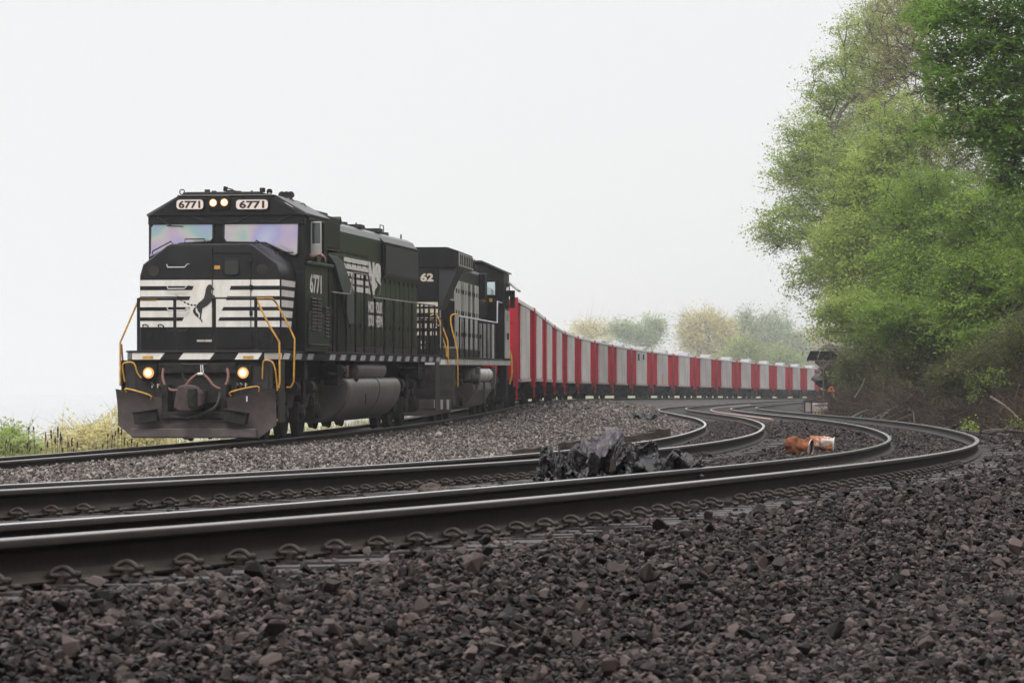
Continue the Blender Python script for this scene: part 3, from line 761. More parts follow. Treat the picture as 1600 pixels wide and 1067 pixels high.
for i in range(len(rings)-1):
    nb.f += [(i*n_+j, i*n_+(j+1) % n_, (i+1)*n_+(j+1) % n_, (i+1)*n_+j) for j in range(n_)]
nb.f += [tuple(range(n_))]
nose = nb.build('nose', M['black'], A1, smooth=True)
# white field and black bars on the nose front
y3 = fc(200, 752, NU)[2]
zt, zb = fc(690, 744, NU)[2], fl(690, 182, NU)[2]
hw = half-.02
q = MB(); q.box(-hw, hw, NU-.006, NU+.0005, zb, zt); fld = q.build('white_nose_field', M['white'], nose)
bars = [((200, 785), (575, 785), (570, 812), True), ]
yb = [(786, 814), (858, 884), (932, 957), (1003, 1028)]
lx = [(578, 568), (556, 546), (534, 524), (510, 500)]
rx = [(838, 828), (812, 802), (786, 772), (760, 748)]
for i, (ya, yb_) in enumerate(yb):
    za, zb_ = fc(690, ya, NU)[2], fc(690, yb_, NU)[2]
    xa1, xa2 = fc(lx[i][0], ya, NU)[0]-cxn, fc(lx[i][1], ya, NU)[0]-cxn
    xb1, xb2 = fc(rx[i][0], ya, NU)[0]-cxn, fc(rx[i][1], ya, NU)[0]-cxn
    q = MB(); q.prism([(-hw-.001, zb_), (xa2, zb_), (xa1, za), (-hw-.001, za)], 'y', NU-.010, NU-.0065); q.build('black_nose_bar', M['black'], nose)
    q = MB(); q.prism([(xb2, zb_), (hw+.001, zb_), (hw+.001, za), (xb1, za)], 'y', NU-.010, NU-.0065); q.build('black_nose_bar', M['black'], nose)
# side of the nose: white strips between the bars, slanted ends
zs = [zt]+[fc(690, t, NU)[2] for p in yb for t in p]+[zb]
for i in range(0, len(zs), 2):
    e0, e1 = 2.55-.10*i/2, 2.50-.10*i/2
    q = MB(); q.add([(half+.004, NU+.05, zs[i+1]), (half+.004, e1, zs[i+1]), (half+.004, e0, zs[i]), (half+.004, NU+.05, zs[i])], [(0, 1, 2, 3)]); q.build('white_nose_strip', M['white'], nose)
# prancing horse emblem
H = [(520, 125), (540, 135), (560, 122), (575, 150), (590, 185), (625, 210), (628, 235), (605, 243), (590, 232), (570, 240), (568, 280), (580, 330), (588, 365), (620, 345), (650, 372), (640, 400), (600, 395), (612, 470), (630, 540), (618, 600), (590, 610), (575, 590), (598, 540), (580, 470), (560, 490), (490, 560), (385, 625), (375, 690), (362, 760), (355, 840), (370, 860), (393, 905), (370, 908), (345, 855), (322, 850), (322, 830), (335, 780), (330, 720), (300, 695), (262, 600), (250, 600), (238, 650), (245, 690), (262, 720), (290, 735), (305, 770), (300, 800), (318, 832), (230, 765), (190, 700), (190, 660), (215, 615), (255, 585), (280, 545), (310, 505), (370, 460), (415, 410), (435, 350), (445, 290), (458, 215), (485, 165)]
q = MB(); q.prism([vw((L1.front(285+a/13.333, 435+b/13.333, NU)[0]-cxn, 0, L1.front(285+a/13.333, 435+b/13.333, NU)[2])) for a, b in H], 'y', NU-.016, NU-.011); q.build('horse_emblem', M['digit'], nose)
# nose door, seams, porthole, round lamps, grabs, sticker
def fcx(cx, cy, u=NU): p = fc(cx, cy, u); return p[0]-cxn, p[2]
def flx(cx, cy, u=NU): p = fl(cx, cy, u); return p[0]-cxn, p[2]
a = fcx(738, 556); b = flx(975, 322)
d = MB(); dz0, dz1 = b[1], a[1]; xl, xr = fcx(708, 600)[0], fcx(975, 600)[0]
for (x0_, x1_, z0_, z1_) in ((xl-.006, xl+.006, dz0, dz1+.12), (xr-.006, xr+.006, dz0, dz1), (xl+.006, xr-.006, dz1-.006, dz1+.006), (xl+.006, xr-.006, dz0-.006, dz0+.006)):
    d.box(x0_, x1_, NU-.022, NU+.01, z0_, z1_)
door = d.build('nose_door', M['dust_dark'], nose)
hg = MB()
for t in (fcx(975, 605), fcx(975, 795), fcx(975, 975), flx(985, 262), flx(985, 300)): hg.box(t[0]-.02, t[0]+.035, NU-.035, NU-.012, t[1]-.045, t[1]+.045); hg.cyl((t[0], NU-.04, t[1]-.05), (t[0], NU-.04, t[1]+.05), .012, 8)
hg.build('door_hinge', M['dust_dark'], door)
def rrect(x0, x1, z0, z1, r, n=4):
    P = []
    for (cx_, cz_, a0) in ((x1-r, z0+r, -90), (x1-r, z1-r, 0), (x0+r, z1-r, 90), (x0+r, z0+r, 180)):
        for k in range(n+1): t = math.radians(a0+90*k/n); P.append((cx_+r*math.cos(t), cz_+r*math.sin(t)))
    return P
(x0_, z1_), (x1_, z0_) = fcx(785, 597), fcx(897, 715)
q = MB(); q.prism(rrect(x0_, x1_, z0_, z1_, .06), 'y', NU-.02, NU+.02); pw = q.build('door_window', M['black'], door, bevel=.006)
q = MB(); q.prism(rrect(x0_+.03, x1_-.03, z0_+.03, z1_-.03, .045), 'y', NU-.025, NU-.018); q.build('pane', M['rubber'], pw)
for c in ((303, 682), (1055, 672)):
    x, z = fcx(*c); q = MB(); q.cyl((x, NU-.012, z), (x, NU+.05, z), .105, 28); q.cyl((x, NU-.018, z), (x, NU-.011, z), .088, 28); q.build('nose_cover_plate', M['dust'], nose, smooth=True)
x, z = fcx(742, 657); q = MB(); q.box(x-.055, x+.055, NU-.012, NU-.004, z-.035, z+.035); q.build('yellow_sticker', M['yellow'], nose)
for (c0, c1_, lo) in (((397, 640), (540, 640), 18), ((400, 788), (540, 788), 18), ((400, 938), (540, 938), 18)):
    (xa, za), (xb, zb_) = fcx(*c0), fcx(*c1_)
    grab('grab_iron', [(xa, NU, za), (xa, NU-.08, za), (xa+.02, NU-.09, za-.05), (xb-.05, NU-.09, za-.05), (xb, NU-.08, za+.01), (xb+.03, NU, za+.01)], M['alu'], nose, .011)
(xa, za), (xb, _) = flx(400, 195), flx(545, 195); grab('grab_iron', [(xa, NU, za), (xa, NU-.08, za), (xa+.02, NU-.09, za-.04), (xb-.05, NU-.09, za-.04), (xb, NU-.08, za), (xb, NU, za)], M['dust'], nose, .011)
for c in ((245, 172), (352, 172)): x, z = flx(*c); grab('lifting_hook', [(x-.05, NU-.01, z-.02), (x-.05, NU-.05, z+.01), (x, NU-.07, z+.02), (x+.05, NU-.05, z), (x+.05, NU-.01, z-.03)], M['dust_dark'], nose, .012)
for (a_, b_, c_, d_) in ((600, 652, 270, 284), (655, 710, 270, 284)):
    (x0_, z1_), (x1_, z0_) = flx(a_, c_), flx(b_, d_); q = MB(); q.box(x0_, x1_, NU-.006, NU-.001, z0_, z1_); q.build('cream_sticker', M['cream'], nose)
for (a_, b_, c_, d_) in ((215, 352, 188, 345), (1065, 1180, 205, 345)):   # lower access panels with latch
    (x0_, z1_), (x1_, z0_) = flx(a_, c_), flx(b_, d_); x1_ = min(x1_, half-.02); q = MB(); q.box(x0_, x1_, NU-.010, NU-.002, z0_, z1_); pn = q.build('access_panel', M['black'], nose, bevel=.003)
    xm = (x0_+x1_)/2; q = MB(); q.box(xm-.035, xm+.035, NU-.03, NU-.010, z1_-.24, z1_-.10); q.build('latch', M['dust_dark'], pn, bevel=.004)
for x in (fcx(470, 0)[0], ):
    pass
vtop = MB()   # grab rails on the slopes of the nose top
for pts in ([(262, 580), (262, 560), (392, 490), (410, 515)], [(970, 520), (985, 483), (1115, 555), (1125, 580)], [(1145, 590), (1150, 560), (1245, 570), (1240, 575)]):
    vtop.tube([(fcx(a, b)[0], NU+.35, fcx(a, b)[1]+.05) for a, b in pts], .013, 7)
vtop.tube([(fcx(a, b, 2.2)[0], 2.2, fcx(a, b, 2.2)[1]) for a, b in ((518, 495), (518, 462), (655, 460), (657, 490))], .012, 7)
vtop.build('nose_grab_rail', M['dust_dark'], nose, smooth=True)

# cab shell (hollow, with side window openings)
CU0, CU1 = 2.6, 5.05
ev, rf, tp = 4.40, 4.77, 1.56
cab = MB()
fr_ = lambda cx, cy: (lambda p: (p[0], p[2]))(fc(cx, cy, CU0))
cab.prism([(-tp, 1.735), (tp, 1.735), (tp, 3.30), (-tp, 3.30)], 'y', CU0, CU0+.06)
cab.prism([(-tp, 4.22), (tp, 4.22), (tp, ev), (.95, rf), (-.95, rf), (-tp, ev)], 'y', CU0-.05, CU0+.05)
cab.box(-tp, -tp+.10, CU0, CU0+.07, 3.3, 4.22); cab.box(tp-.12, tp, CU0, CU0+.07, 3.3, 4.22); cab.box(-.11, .075, CU0, CU0+.07, 3.3, 4.22)
cab.box(-tp+.1, tp-.12, CU0+.008, CU0+.03, 3.3, 4.22); cab.box(-tp, -tp+.05, CU0+.07, CU1, 1.735, ev)      # far wall
cab.box(-tp+.05, tp-.06, CU1-.06, CU1, 1.735, ev)
SV = tp
wz0 = L1.side(490, 411, SV)[2]+.02; wz1 = L1.side(488, 347, SV)[2]+.02
cab.box(tp-.05, tp, CU0+.07, CU1, 1.735, wz0); cab.box(tp-.05, tp, CU0+.07, CU1, wz1, ev)
cab.box(tp-.05, tp, CU0+.07, CU0+.36, wz0, wz1); cab.box(tp-.05, tp, CU1-.42, CU1, wz0, wz1)
cabo = cab.build('cab', M['black'], A1, bevel=.012)
ins = MB(); ins.box(-1.45, 1.45, CU0+.1, CU1-.08, 2.25, 2.32); ins.box(-1.3, 1.3, CU0+.12, CU0+.5, 2.3, 3.1); ins.box(.62, 1.2, 3.95, 4.5, 2.32, 2.82); ins.box(.65, 1.15, 4.5, 4.6, 2.6, 3.45); ins.build('cab_seat_and_console', M['interior'], cabo)
rfm = MB()
rfm.prism([(-.97, rf), (.97, rf), (.97, rf+.03), (-.97, rf+.03)], 'y', CU0-.08, CU1)
rfm.prism([(.97, rf), (tp+.04, ev-.02), (tp+.06, ev+.03), (.97, rf+.03)], 'y', CU0+.05, CU1+.03)
rfm.prism([(-.97, rf), (-tp-.04, ev-.02), (-tp-.06, ev+.03), (-.97, rf+.03)], 'y', CU0+.05, CU1+.03)
roof = rfm.build('cab_roof', M['roof'], cabo, bevel=.012)
rd = MB(); rd.box(-.85, .62, CU0+.15, CU0+1.4, rf+.03, rf+.10); rd.box(-.88, .66, CU0+.02, CU0+.12, rf+.03, rf+.085)
for (x, y, r, h) in ((-.47, 3.0, .055, .07), (-.40, 3.3, .05, .06), (.66, 2.9, .055, .09), (.76, 3.1, .05, .07), (-.2, 3.6, .03, .05), (.12, 3.2, .05, .05), (.3, 3.6, .02, .08)):
    rd.cyl((x, y, rf+.09), (x, y, rf+.09+h), r, 14)
rd.box(-.15, .02, 3.2, 3.5, rf+.10, rf+.16); rd.build('roof_fittings', M['dust'], cabo, bevel=.008)
an = MB(); an.tube([(-.10, 2.9, rf+.08), (-.10, 2.9, rf+.19), (.06, 2.95, rf+.15)], .012, 6); an.add([(-.13, 2.9, rf+.12), (-.05, 2.9, rf+.12), (-.03, 2.9, rf+.2), (-.12, 2.9, rf+.22)], [(0, 1, 2, 3)]); an.build('antenna', M['dust_dark'], cabo)
for (x, y) in ((-.92, 2.75), (.80, 2.9), (.98, 3.4), (1.05, 3.8), (1.18, 4.4)):
    z = rf+.05 if abs(x) < .97 else rf-.05-(x-.97)*.5
    t = MB(); t.tube([(x+.05*math.cos(q), y, z+.05+.05*math.sin(q)) for q in np.linspace(-1.6, 4.8, 14)], .011, 6); t.build('lifting_ring', M['dust_dark'], cabo, smooth=True)
horn = MB()
for i, dx in enumerate((-.09, 0, .09)): horn.lathe([(0, .02), (-.16, .03), (-.28, .07), (-.30, .075)], (.9+dx, 4.4, rf+.10), 'y', 14)
horn.build('air_horn', M['dust'], cabo, smooth=True)
# fascia, number boards, headlights
bo = MB(); bo.prism([(-tp+.02, ev-.005), (tp-.02, ev-.005), (.93, rf-.025), (-.93, rf-.025)], 'y', CU0-.085, CU0-.05); fas = bo.build('front_fascia', M['black'], cabo, bevel=.006)
FU = CU0-.09
def ff(cx, cy, u=FU): p = fc(cx, cy, u); return p[0], p[2]
shiftx = -(ff(235, 300)[0]+ff(1355, 300)[0])/2
for (a_, b_, t0, t1) in ((457, 642, 472, 622), (870, 1090, 893, 1066)):
    (x0_, z1_), (x1_, z0_) = ff(a_, 190), ff(b_, 254); x0_ += shiftx; x1_ += shiftx
    q = MB(); q.prism(rrect(x0_-.025, x1_+.025, z0_-.025, z1_+.025, .07), 'y', FU-.03, FU+.01); nbx = q.build('number_board', M['black'], fas, bevel=.006)
    q = MB(); q.prism(rrect(x0_, x1_, z0_, z1_, .06), 'y', FU-.036, FU-.0305); q.build('board_panel', M['board'], nbx)
    (tx0, tz1), (tx1, tz0) = ff(t0, 196), ff(t1, 248)
    text_mesh('number_text', '6771', tx0+shiftx, tx1+shiftx, tz0, tz1, M['digit'], nbx, lambda a, b, t: (a, FU-.038-t, b), bold=.035)
x_, z_ = ff(752, 210); hb = MB(); hb.prism(rrect(ff(678, 0)[0]+shiftx, ff(828, 0)[0]+shiftx, ff(0, 262)[1], ff(0, 165)[1], .05), 'y', FU-.04, FU+.01); hbo = hb.build('headlight', M['black'], fas, bevel=.01)
for c in ((713, 211), (790, 208)):
    x, z = ff(*c); x += shiftx; r = .078
    q = MB(); q.lathe([(0, r+.012), (-.03, r+.014), (-.03, r), (-.012, r*.9)], (x, FU-.04, z), 'y', 28); q.build('lamp_rim', M['dust_dark'], hbo, smooth=True)
    q = MB(); q.lathe([(.0, r), (-.02, r*.97)], (x, FU-.045, z), 'y', 28); q.build('lamp_reflector_glow', M['reflector'], hbo, smooth=True)
    q = MB(); q.lathe([(.0, r*.74), (-.012, r*.5), (-.018, .01)], (x, FU-.066, z), 'y', 28); q.build('lamp_lens', M['lens'], hbo, smooth=True)
# windshields
def wshield(pts):
    P = [(ff(a, b, CU0-.02)[0]+shiftx, ff(a, b, CU0-.02)[1]) for a, b in pts]
    q = MB(); q.prism(P, 'y', CU0-.012, CU0+.004); w_ = q.build('windshield', M['irid'], cabo)
    g = MB(); L3 = [(x, CU0-.014, z) for x, z in P]; g.tube(L3+[L3[0]], .020, 6); g.build('window_gasket', M['rubber'], w_)
    return w_
wshield([(300, 345), (320, 335), (690, 335), (708, 350), (708, 455), (690, 478), (480, 492), (400, 520), (262, 592), (268, 560), (272, 380)])
wshield([(782, 350), (800, 333), (1285, 333), (1303, 350), (1297, 560), (1278, 574), (1250, 570), (1070, 486), (800, 482), (780, 455)])
for (p0, p1, b0, b1) in (((325, 312), (420, 375), (388, 370), (497, 373)), ((562, 300), (650, 345), (560, 303), (705, 345)), ((960, 297), (875, 343), (802, 350), (925, 333)), ((1245, 297), (1140, 345), (1035, 338), (1165, 343))):
    w_ = MB(); g = lambda c, u: (ff(*c, u)[0]+shiftx, u, ff(*c, u)[1])
    w_.tube([g(p0, CU0-.06), g(p1, CU0-.07)], .011, 6); w_.tube([g(b0, CU0-.05), g(b1, CU0-.05)], .012, 6); w_.cyl(g(p0, CU0-.02), g(p0, CU0-.08), .025, 10)
    w_.build('wiper', M['rubber'], cabo)
# side windows
def sdz(cx, cy, v=SV): return sd(cx, cy, v)
uA, uB = CU0+.36, CU1-.42
wf = MB()
wf.box(SV-.01, SV+.03, uA-.04, uB+.04, wz1, wz1+.05); wf.box(SV-.01, SV+.05, uA-.04, uB+.04, wz0-.06, wz0)
for u in (uA-.02, uA+.42, uA+.92, uB): wf.box(SV-.02, SV+.02, u-.025, u+.025, wz0, wz1)
sw = wf.build('side_window', M['dgreen'], cabo, bevel=.006)
q = MB(); q.box(SV-.03, SV-.02, uA, uA+.40, wz0, wz1); q.build('pane', M['glassdark'], sw)
q = MB(); q.box(SV-.03, SV-.02, uA+.95, uB-.03, wz0+.0, wz1); q.build('pane', M['glassdark'], sw)
# wind deflector standing out from the cab side
v2 = SV+.16
p0 = L1.side(486.3, 347, v2); 
def quadframe(mb, c, t=.02):   # c: 4 corners (v,u,w) frame
    for i in range(4): mb.tube([c[i], c[(i+1) % 4]], t, 4)
um = L1.side(491, 370, SV+.09)[1]
zt_, zm_, zb_ = L1.side(491, 346.5, SV+.09)[2], L1.side(491, 381, SV+.09)[2], L1.side(491, 398, SV+.09)[2]
wd = MB(); x0_, x1_ = SV+.02, SV+.24
for (xa, xb, za, zc) in ((x0_, x0_+.03, zb_, zt_), (x1_-.03, x1_, zb_, zt_), (x0_+.03, x1_-.03, zt_-.03, zt_), (x0_+.03, x1_-.03, zb_, zm_)): wd.box(xa, xb, um, um+.03, za, zc)
wdo = wd.build('wind_deflector', M['alu'], cabo, bevel=.006)
q = MB(); q.box(x0_+.03, x1_-.03, um+.012, um+.018, zm_, zt_-.03); q.build('pane', M['glassdark'], wdo)
a0 = sd(80, 478, SV); q = MB(); q.box(SV, SV+.13, CU0+.12, CU1+.05, a0[2]-.07, a0[2]-.01); q.build('arm_rest_ledge', M['dgreen'], cabo, bevel=.008)
# cab side skin, number, louvred door
q = MB(); q.box(SV+.001, SV+.006, CU0+.03, CU1-.02, 1.74, a0[2]-.09); cs = q.build('cab_side_panel', M['dgreen'], cabo)
p0, p1 = sd(106, 705, SV), sd(186, 585, SV)
text_mesh('number_text', '6771', p0[1], p1[1], p0[2]+.01, p1[2]+.02, M['white'], cs, lambda a, b, t: (SV+.008+t, a, b), bold=.03)
p0 = L1.side(480, 545, SV); p1 = L1.side(514, 491, SV)
dr = MB(); dr.box(SV+.006, SV+.035, p0[1], CU1-.02, 1.80, p1[2]-.02); ld = dr.build('louvred_door', M['dgreen'], cabo, bevel=.008)
lv = MB(); ud = lambda px: L1.side(px, 520, SV)[1]
louvre(lv, SV+.035, ud(484), ud(491.5), 2.13, 2.82, 10); louvre(lv, SV+.035, ud(492.5), ud(499), 2.13, 2.82, 10); louvre(lv, SV+.035, ud(505), ud(511), 2.02, 2.66, 9)
lv.build('louvre_slats', M['dust'], ld)
q = MB(); q.tube([(SV+.05, ud(481), 1.86), (SV+.05, CU1-.02, 1.86)], .022, 7); q.tube([(SV+.03, ud(480), p1[2]), (SV+.03, CU1, p1[2])], .016, 6); q.build('door_rail', M['dust'], ld)

# long hood
HV = .98; HE = 20.3
hood = MB()
def hsec(v, z0, zt_, r): return [(-v, z0), (v, z0), (v, zt_-r), (v-r*.3, zt_-r*.35), (v-r, zt_), (-v+r, zt_), (-v+r*.3, zt_-r*.35), (-v, zt_-r)]
hood.prism(hsec(HV, 1.735, 4.60, .22), 'y', 7.55, HE); 
hd = hood.build('long_hood', M['dgreen'], A1, bevel=.01)
q = MB(); q.prism(hsec(.99, 1.735, 4.66, .05), 'y', CU1, 7.55); q.build('electrical_cabinet', M['dgreen'], A1, bevel=.02)
p0, p1 = sd(236, 395, 1.27), sd(320, 170, 1.27)
q = MB(); q.box(-1.27, 1.27, CU1+.03, p1[1], p0[2]+.02, 4.58); bb = q.build('blower_housing', M['black'], A1, bevel=.015)
q = MB(); q.box(-1.3, 1.3, CU1+.02, p1[1]+.03, p0[2]-.03, p0[2]+.018); q.build('trim_strip', M['dust'], bb)
q = MB(); q.box(-.7, .7, CU1+.1, 8.6, 4.66, 4.72); q.box(-.62, .62, 8.7, 10.2, 4.60, 4.80); q.build('roof_hatch', M['black'], A1, bevel=.02)
q = MB(); q.lathe([(-.3, .03), (-.28, .10), (.28, .10), (.3, .03)], (.55, 10.6, 4.64), 'x', 16); q.build('exhaust_silencer', M['dust_dark'], A1, smooth=True)
# inertial duct: the sloping grey-green chute behind the cab
P_ = [(235, 425), (285, 445), (330, 480), (425, 700), (430, 780), (425, 915), (375, 915), (350, 740), (270, 500)]
V3 = 1.28
near = [sd(a, b, V3) for a, b in ((262, 438), (300, 450), (345, 490), (425, 715), (425, 915), (380, 915), (352, 740), (285, 500), (240, 440))]
q = MB(); pts = [(p[1], p[2]) for p in near]; q.prism(pts, 'x', HV-.02, V3); q.build('air_duct', mat('duct_paint', (.060, .070, .066), .4, col2=(.085, .092, .088), vs=3), A1, bevel=.012)
p0, p1 = sd(235, 1020, 1.30), sd(345, 560, 1.30)
q = MB(); q.prism([(sd(240, 1000, 1.2)[1], 1.74), (sd(355, 1000, 1.2)[1], 1.74), (sd(355, 760, 1.2)[1], sd(355, 760, 1.2)[2]), (sd(262, 460, 1.2)[1], sd(262, 460, 1.2)[2]), (sd(240, 440, 1.2)[1], sd(240, 440, 1.2)[2])], 'x', HV-.01, 1.2); q.build('air_filter_box', M['black'], A1, bevel=.01)
# hood doors with latches
k = 0; u = 8.2
while u < HE-.4:
    q = MB(); q.box(HV, HV+.016, u, u+.62, 1.92, 3.86); dd = q.build('hood_door', M['dgreen'], hd, bevel=.005)
    q = MB(); q.box(HV+.016, HV+.04, u+.50, u+.55, 2.3, 2.4); q.box(HV+.016, HV+.04, u+.50, u+.55, 3.4, 3.5); q.box(HV+.016, HV+.03, u+.03, u+.06, 3.65, 3.75); q.build('latch', M['dust_dark'], dd)
    u += .68; k += 1
q = MB(); q.box(HV, HV+.03, 7.6, 13.2, 3.93, 3.97); q.box(HV, HV+.035, 5.1, HE, 1.74, 1.90); q.build('hood_side_trim', M['dust'], hd)
# radiator flare
RV = 1.06; u0, u1 = 15.1, 20.2
zA, zB = L1.side(656.5, 440, RV)[2], L1.side(656.5, 392, RV)[2]
for s_ in (1, -1):
    q = MB(); q.prism([(s_*HV, zA-.12), (s_*RV, zA), (s_*RV, zB), (s_*(HV-.05), zB+.14)], 'y', u0, u1); ro = q.build('radiator', M['black'], A1, bevel=.012)
    q = MB(); q.box(min(s_*RV, s_*(RV+.02)), max(s_*RV, s_*(RV+.02)), u0+.1, u1-.1, zA+.05, zB-.05); q.build('radiator_grille', M['rubber'], ro)
    q = MB(); q.box(min(s_*RV, s_*(RV+.035)), max(s_*RV, s_*(RV+.035)), u0-.02, u1+.02, zA-.01, zA+.04); q.box(min(s_*RV, s_*(RV+.03)), max(s_*RV, s_*(RV+.03)), u0-.02, u1+.02, zB-.03, zB+.01); q.build('radiator_rim', M['dust'], ro)
for u in (12.6, 14.9, 16.6, 18.3):
    q = MB(); q.cyl((0, u, 4.58), (0, u, 4.71), .62, 28); fo = q.build('cooling_fan', M['roof'], A1, smooth=True)
    q = MB()
    for dx in (-.4, -.2, 0, .2, .4): q.box(dx-.015, dx+.015, u-.5, u+.5, 4.712, 4.735)
    q.build('fan_guard', M['dust_dark'], fo)
for u in (5.3, 8.4, 13.2, 19.6):
    t = MB(); t.tube([(.72, u+.05*math.cos(q_), 4.66+.06*math.sin(q_)) for q_ in np.linspace(-1, 4.2, 12)], .013, 6); t.build('lifting_ring', M['dust_dark'], A1, smooth=True)
q = MB(); q.tube([(.6, 17.2, 4.6), (.6, 17.2, 4.85), (.6, 17.7, 4.85), (.6, 17.7, 4.6)], .012, 6); q.box(.3, .85, 13.0, 13.6, 4.6, 4.68); q.box(.3, .85, 15.6, 16.1, 4.6, 4.7); q.build('roof_rail', M['dust'], A1)
# big side lettering with its stripes
def gpt(cx, cy, v=HV+.02): return L1.side(530+cx/8.2125, 390+cy/8.2125, v)
V4 = HV+.0225
ux = lambda cx: gpt(cx, 350)[1]
ul, ur = ux(60), ux(378)
rows = [(92, 150, 165, 222), (172, 238, 240, 292), (270, 330, 322, 370), (360, 420, 395, 445), (450, 520, 470, 545)]
zl = lambda cx, cy: gpt(cx, cy)[2]
for (a0_, a1_, b0_, b1_) in rows:
    zu, zd = zl(50, a0_), zl(50, a1_)
    if True:
        q = MB(); q.add([(V4, ul, zd), (V4, ur, zd), (V4, ur, zu), (V4, ul, zu)], [(0, 1, 2, 3)]); q.build('logo_stripe', M['white'], hd)
zu, zd = gpt(50, 92)[2], gpt(50, 520)[2]
for s_, a_, b_ in (('N', 380, 450), ('S', 447, 535)):
    text_mesh('logo_letter', s_, ux(a_), ux(b_), zd-.02, zu+.0, M['white'], hd, lambda a, b, t: (V4+.002+t, a, b), bold=.09)
for s_, ya, yb_ in (('NORFOLK', 660, 810), ('SOUTHERN', 835, 990)):
    z1_ = gpt(380, ya)[2]; z0_ = gpt(380, yb_)[2]
    text_mesh('company_name_text', s_, ux(372), ux(552), z0_, z1_, M['cream'] if 0 else M['white'], hd, lambda a, b, t: (V4+.002+t, a, b), bold=.035)

# fuel tank, air reservoir
def tprof(n=9): return [(1.42*math.cos(t)**.6 if math.cos(t) > 0 else 0, t) for t in np.linspace(0, math.pi/2, n)]
FT0, FT1 = 8.1, 14.9
sec_ = [(1.36, 1.19), (1.44, 1.13)]+[(.70+.78*math.cos(t), 1.0-.76*math.sin(t)) for t in np.linspace(0, math.pi/2, 12)]; sec = [(-a, b) for a, b in sec_]+sec_[::-1]
q = MB(); q.prism(sec, 'y', FT0, FT1); ft = q.build('fuel_tank', M['tank'], A1, smooth=True, bevel=.05)
q = MB(); q.prism([(a*1.006, b) for a, b in sec], 'y', 11.9, 11.93); q.build('tank_weld_band', M['dust'], ft)
q = MB(); q.cyl((1.40, 9.1, 1.12), (1.47, 9.1, 1.20), .045, 12); q.box(1.475, 1.49, 10.0, 10.08, .6, .85); q.build('filler_cap', M['dust_dark'], ft)
for s_ in (-1, 1):
    q = MB(); q.lathe([(9.6, .05), (9.65, .17), (9.75, .2), (13.2, .2), (13.3, .17), (13.35, .05)], (s_*1.22, 0, 1.36), 'y', 20); q.build('air_reservoir', M['tank'], A1, smooth=True)
q = MB()
for (a_, b_, r) in (((1.28, 5.9, 1.5), (1.28, 8.4, 1.42), .035), ((1.35, 6.2, 1.3), (1.35, 8.0, 1.25), .03), ((1.30, 15.3, 1.45), (1.30, 19.5, 1.4), .03)): q.tube([a_, b_], r, 7)
q.box(1.1, 1.4, 7.1, 7.6, 1.05, 1.5); q.cyl((1.42, 7.2, 1.36), (1.42, 7.55, 1.36), .10, 12); q.box(1.15, 1.42, 3.3, 3.65, 1.2, 1.55); q.box(1.15, 1.4, 18.0, 18.5, 1.15, 1.55); q.build('air_piping', M['dust_dark'], A1)
q = MB(); q.cyl((1.47, 7.75, 1.33), (1.47, 7.75, 1.47), .045, 10); q.box(1.44, 1.50, 7.70, 7.80, 1.22, 1.35); q.build('emergency_cutoff', M['hose'], A1)
loco_truck(A1, 4.25, (-1.75, 0, 1.75)); loco_truck(A1, 17.35, (-1.75, 0, 1.75))

# plow, pilot, coupler, hoses, ditch lights
pl = MB(); pv = []
def topw(x):
    a = abs(x)
    if a > .60: return .76+(a-.60)/(1.5-.60)*.25 if False else .84+(a-.60)/(.9)*.17
    if a > .52: return .44+(a-.52)/.08*.40
    return .44
def botw(x):
    a = abs(x); return .09 if a < 1.2 else .09+(a-1.2)/.32*.24
xs = [-1.52, -1.4, -1.2, -1.0, -.8, -.61, -.60, -.52, -.51, -.25, 0, .25, .51, .52, .60, .61, .8, 1.0, 1.2, 1.4, 1.52]
for x in xs:
    tw, bw = topw(x), botw(x); ub = -.42+.16*abs(x)
    for k in range(6):
        w = bw+(tw-bw)*k/5; h = (w-.09)/.92
        cur = .20*(h-.35)**2*2.2-.02
        pv.append((x, ub+.16-cur-.04, w))
    for k in range(6):
        v_ = pv[-6-k+k] if False else pv[len(pv)-6]
        p = pv[(len(pv)//12)*12+k]; pv.append((p[0], p[1]+.035, p[2]))
fs = []
for i in range(len(xs)-1):
    a, b = i*12, (i+1)*12
    for k in range(5):
        fs += [(a+k, b+k, b+k+1, a+k+1), (a+6+k+1, b+6+k+1, b+6+k, a+6+k)]
    fs += [(a, a+6, b+6, b), (a+5, b+5, b+11, a+11)]
for a in (0, (len(xs)-1)*12):
    for k in range(5): fs.append((a+k, a+k+1, a+7+k, a+6+k))
pl.add(pv, fs); plow = pl.build('snow_plow', M['plow'], A1, smooth=True)
q = MB(); q.box(-1.2, 1.2, -.33, -.20, .10, .27); q.build('plow_lower_edge', mat('plow_edge', (.10, .078, .073), .65, col2=(.06, .046, .043), vs=5, bump=.2, bs=9), plow, bevel=.02)
for c in ((-.90, -.36, .50, -8), (.82, -.36, .50, 10)):
    q = MB(); q.box(-.22, .22, -.10, .12, -.12, .09); q.box(-.24, .24, -.14, .1, .092, .108); o = q.build('plow_step', M['dust_dark'], plow, bevel=.012); o.location = c[:3]; o.rotation_euler = (0, math.radians(c[3]), 0)
def yel(name, pts, r=.016, m=None): g = MB(); g.tube(catmull(pts, 3), r, 7); return g.build(name, m or M['yellow'], A1, smooth=True)
yel('step_grab_rail', [(-1.30, -.2, .94), (-1.30, -.27, 1.02), (-.85, -.3, .90), (-.83, -.25, .82)]); yel('step_grab_rail', [(1.22, -.2, .96), (1.20, -.27, 1.06), (.72, -.3, .96), (.70, -.25, .88)])
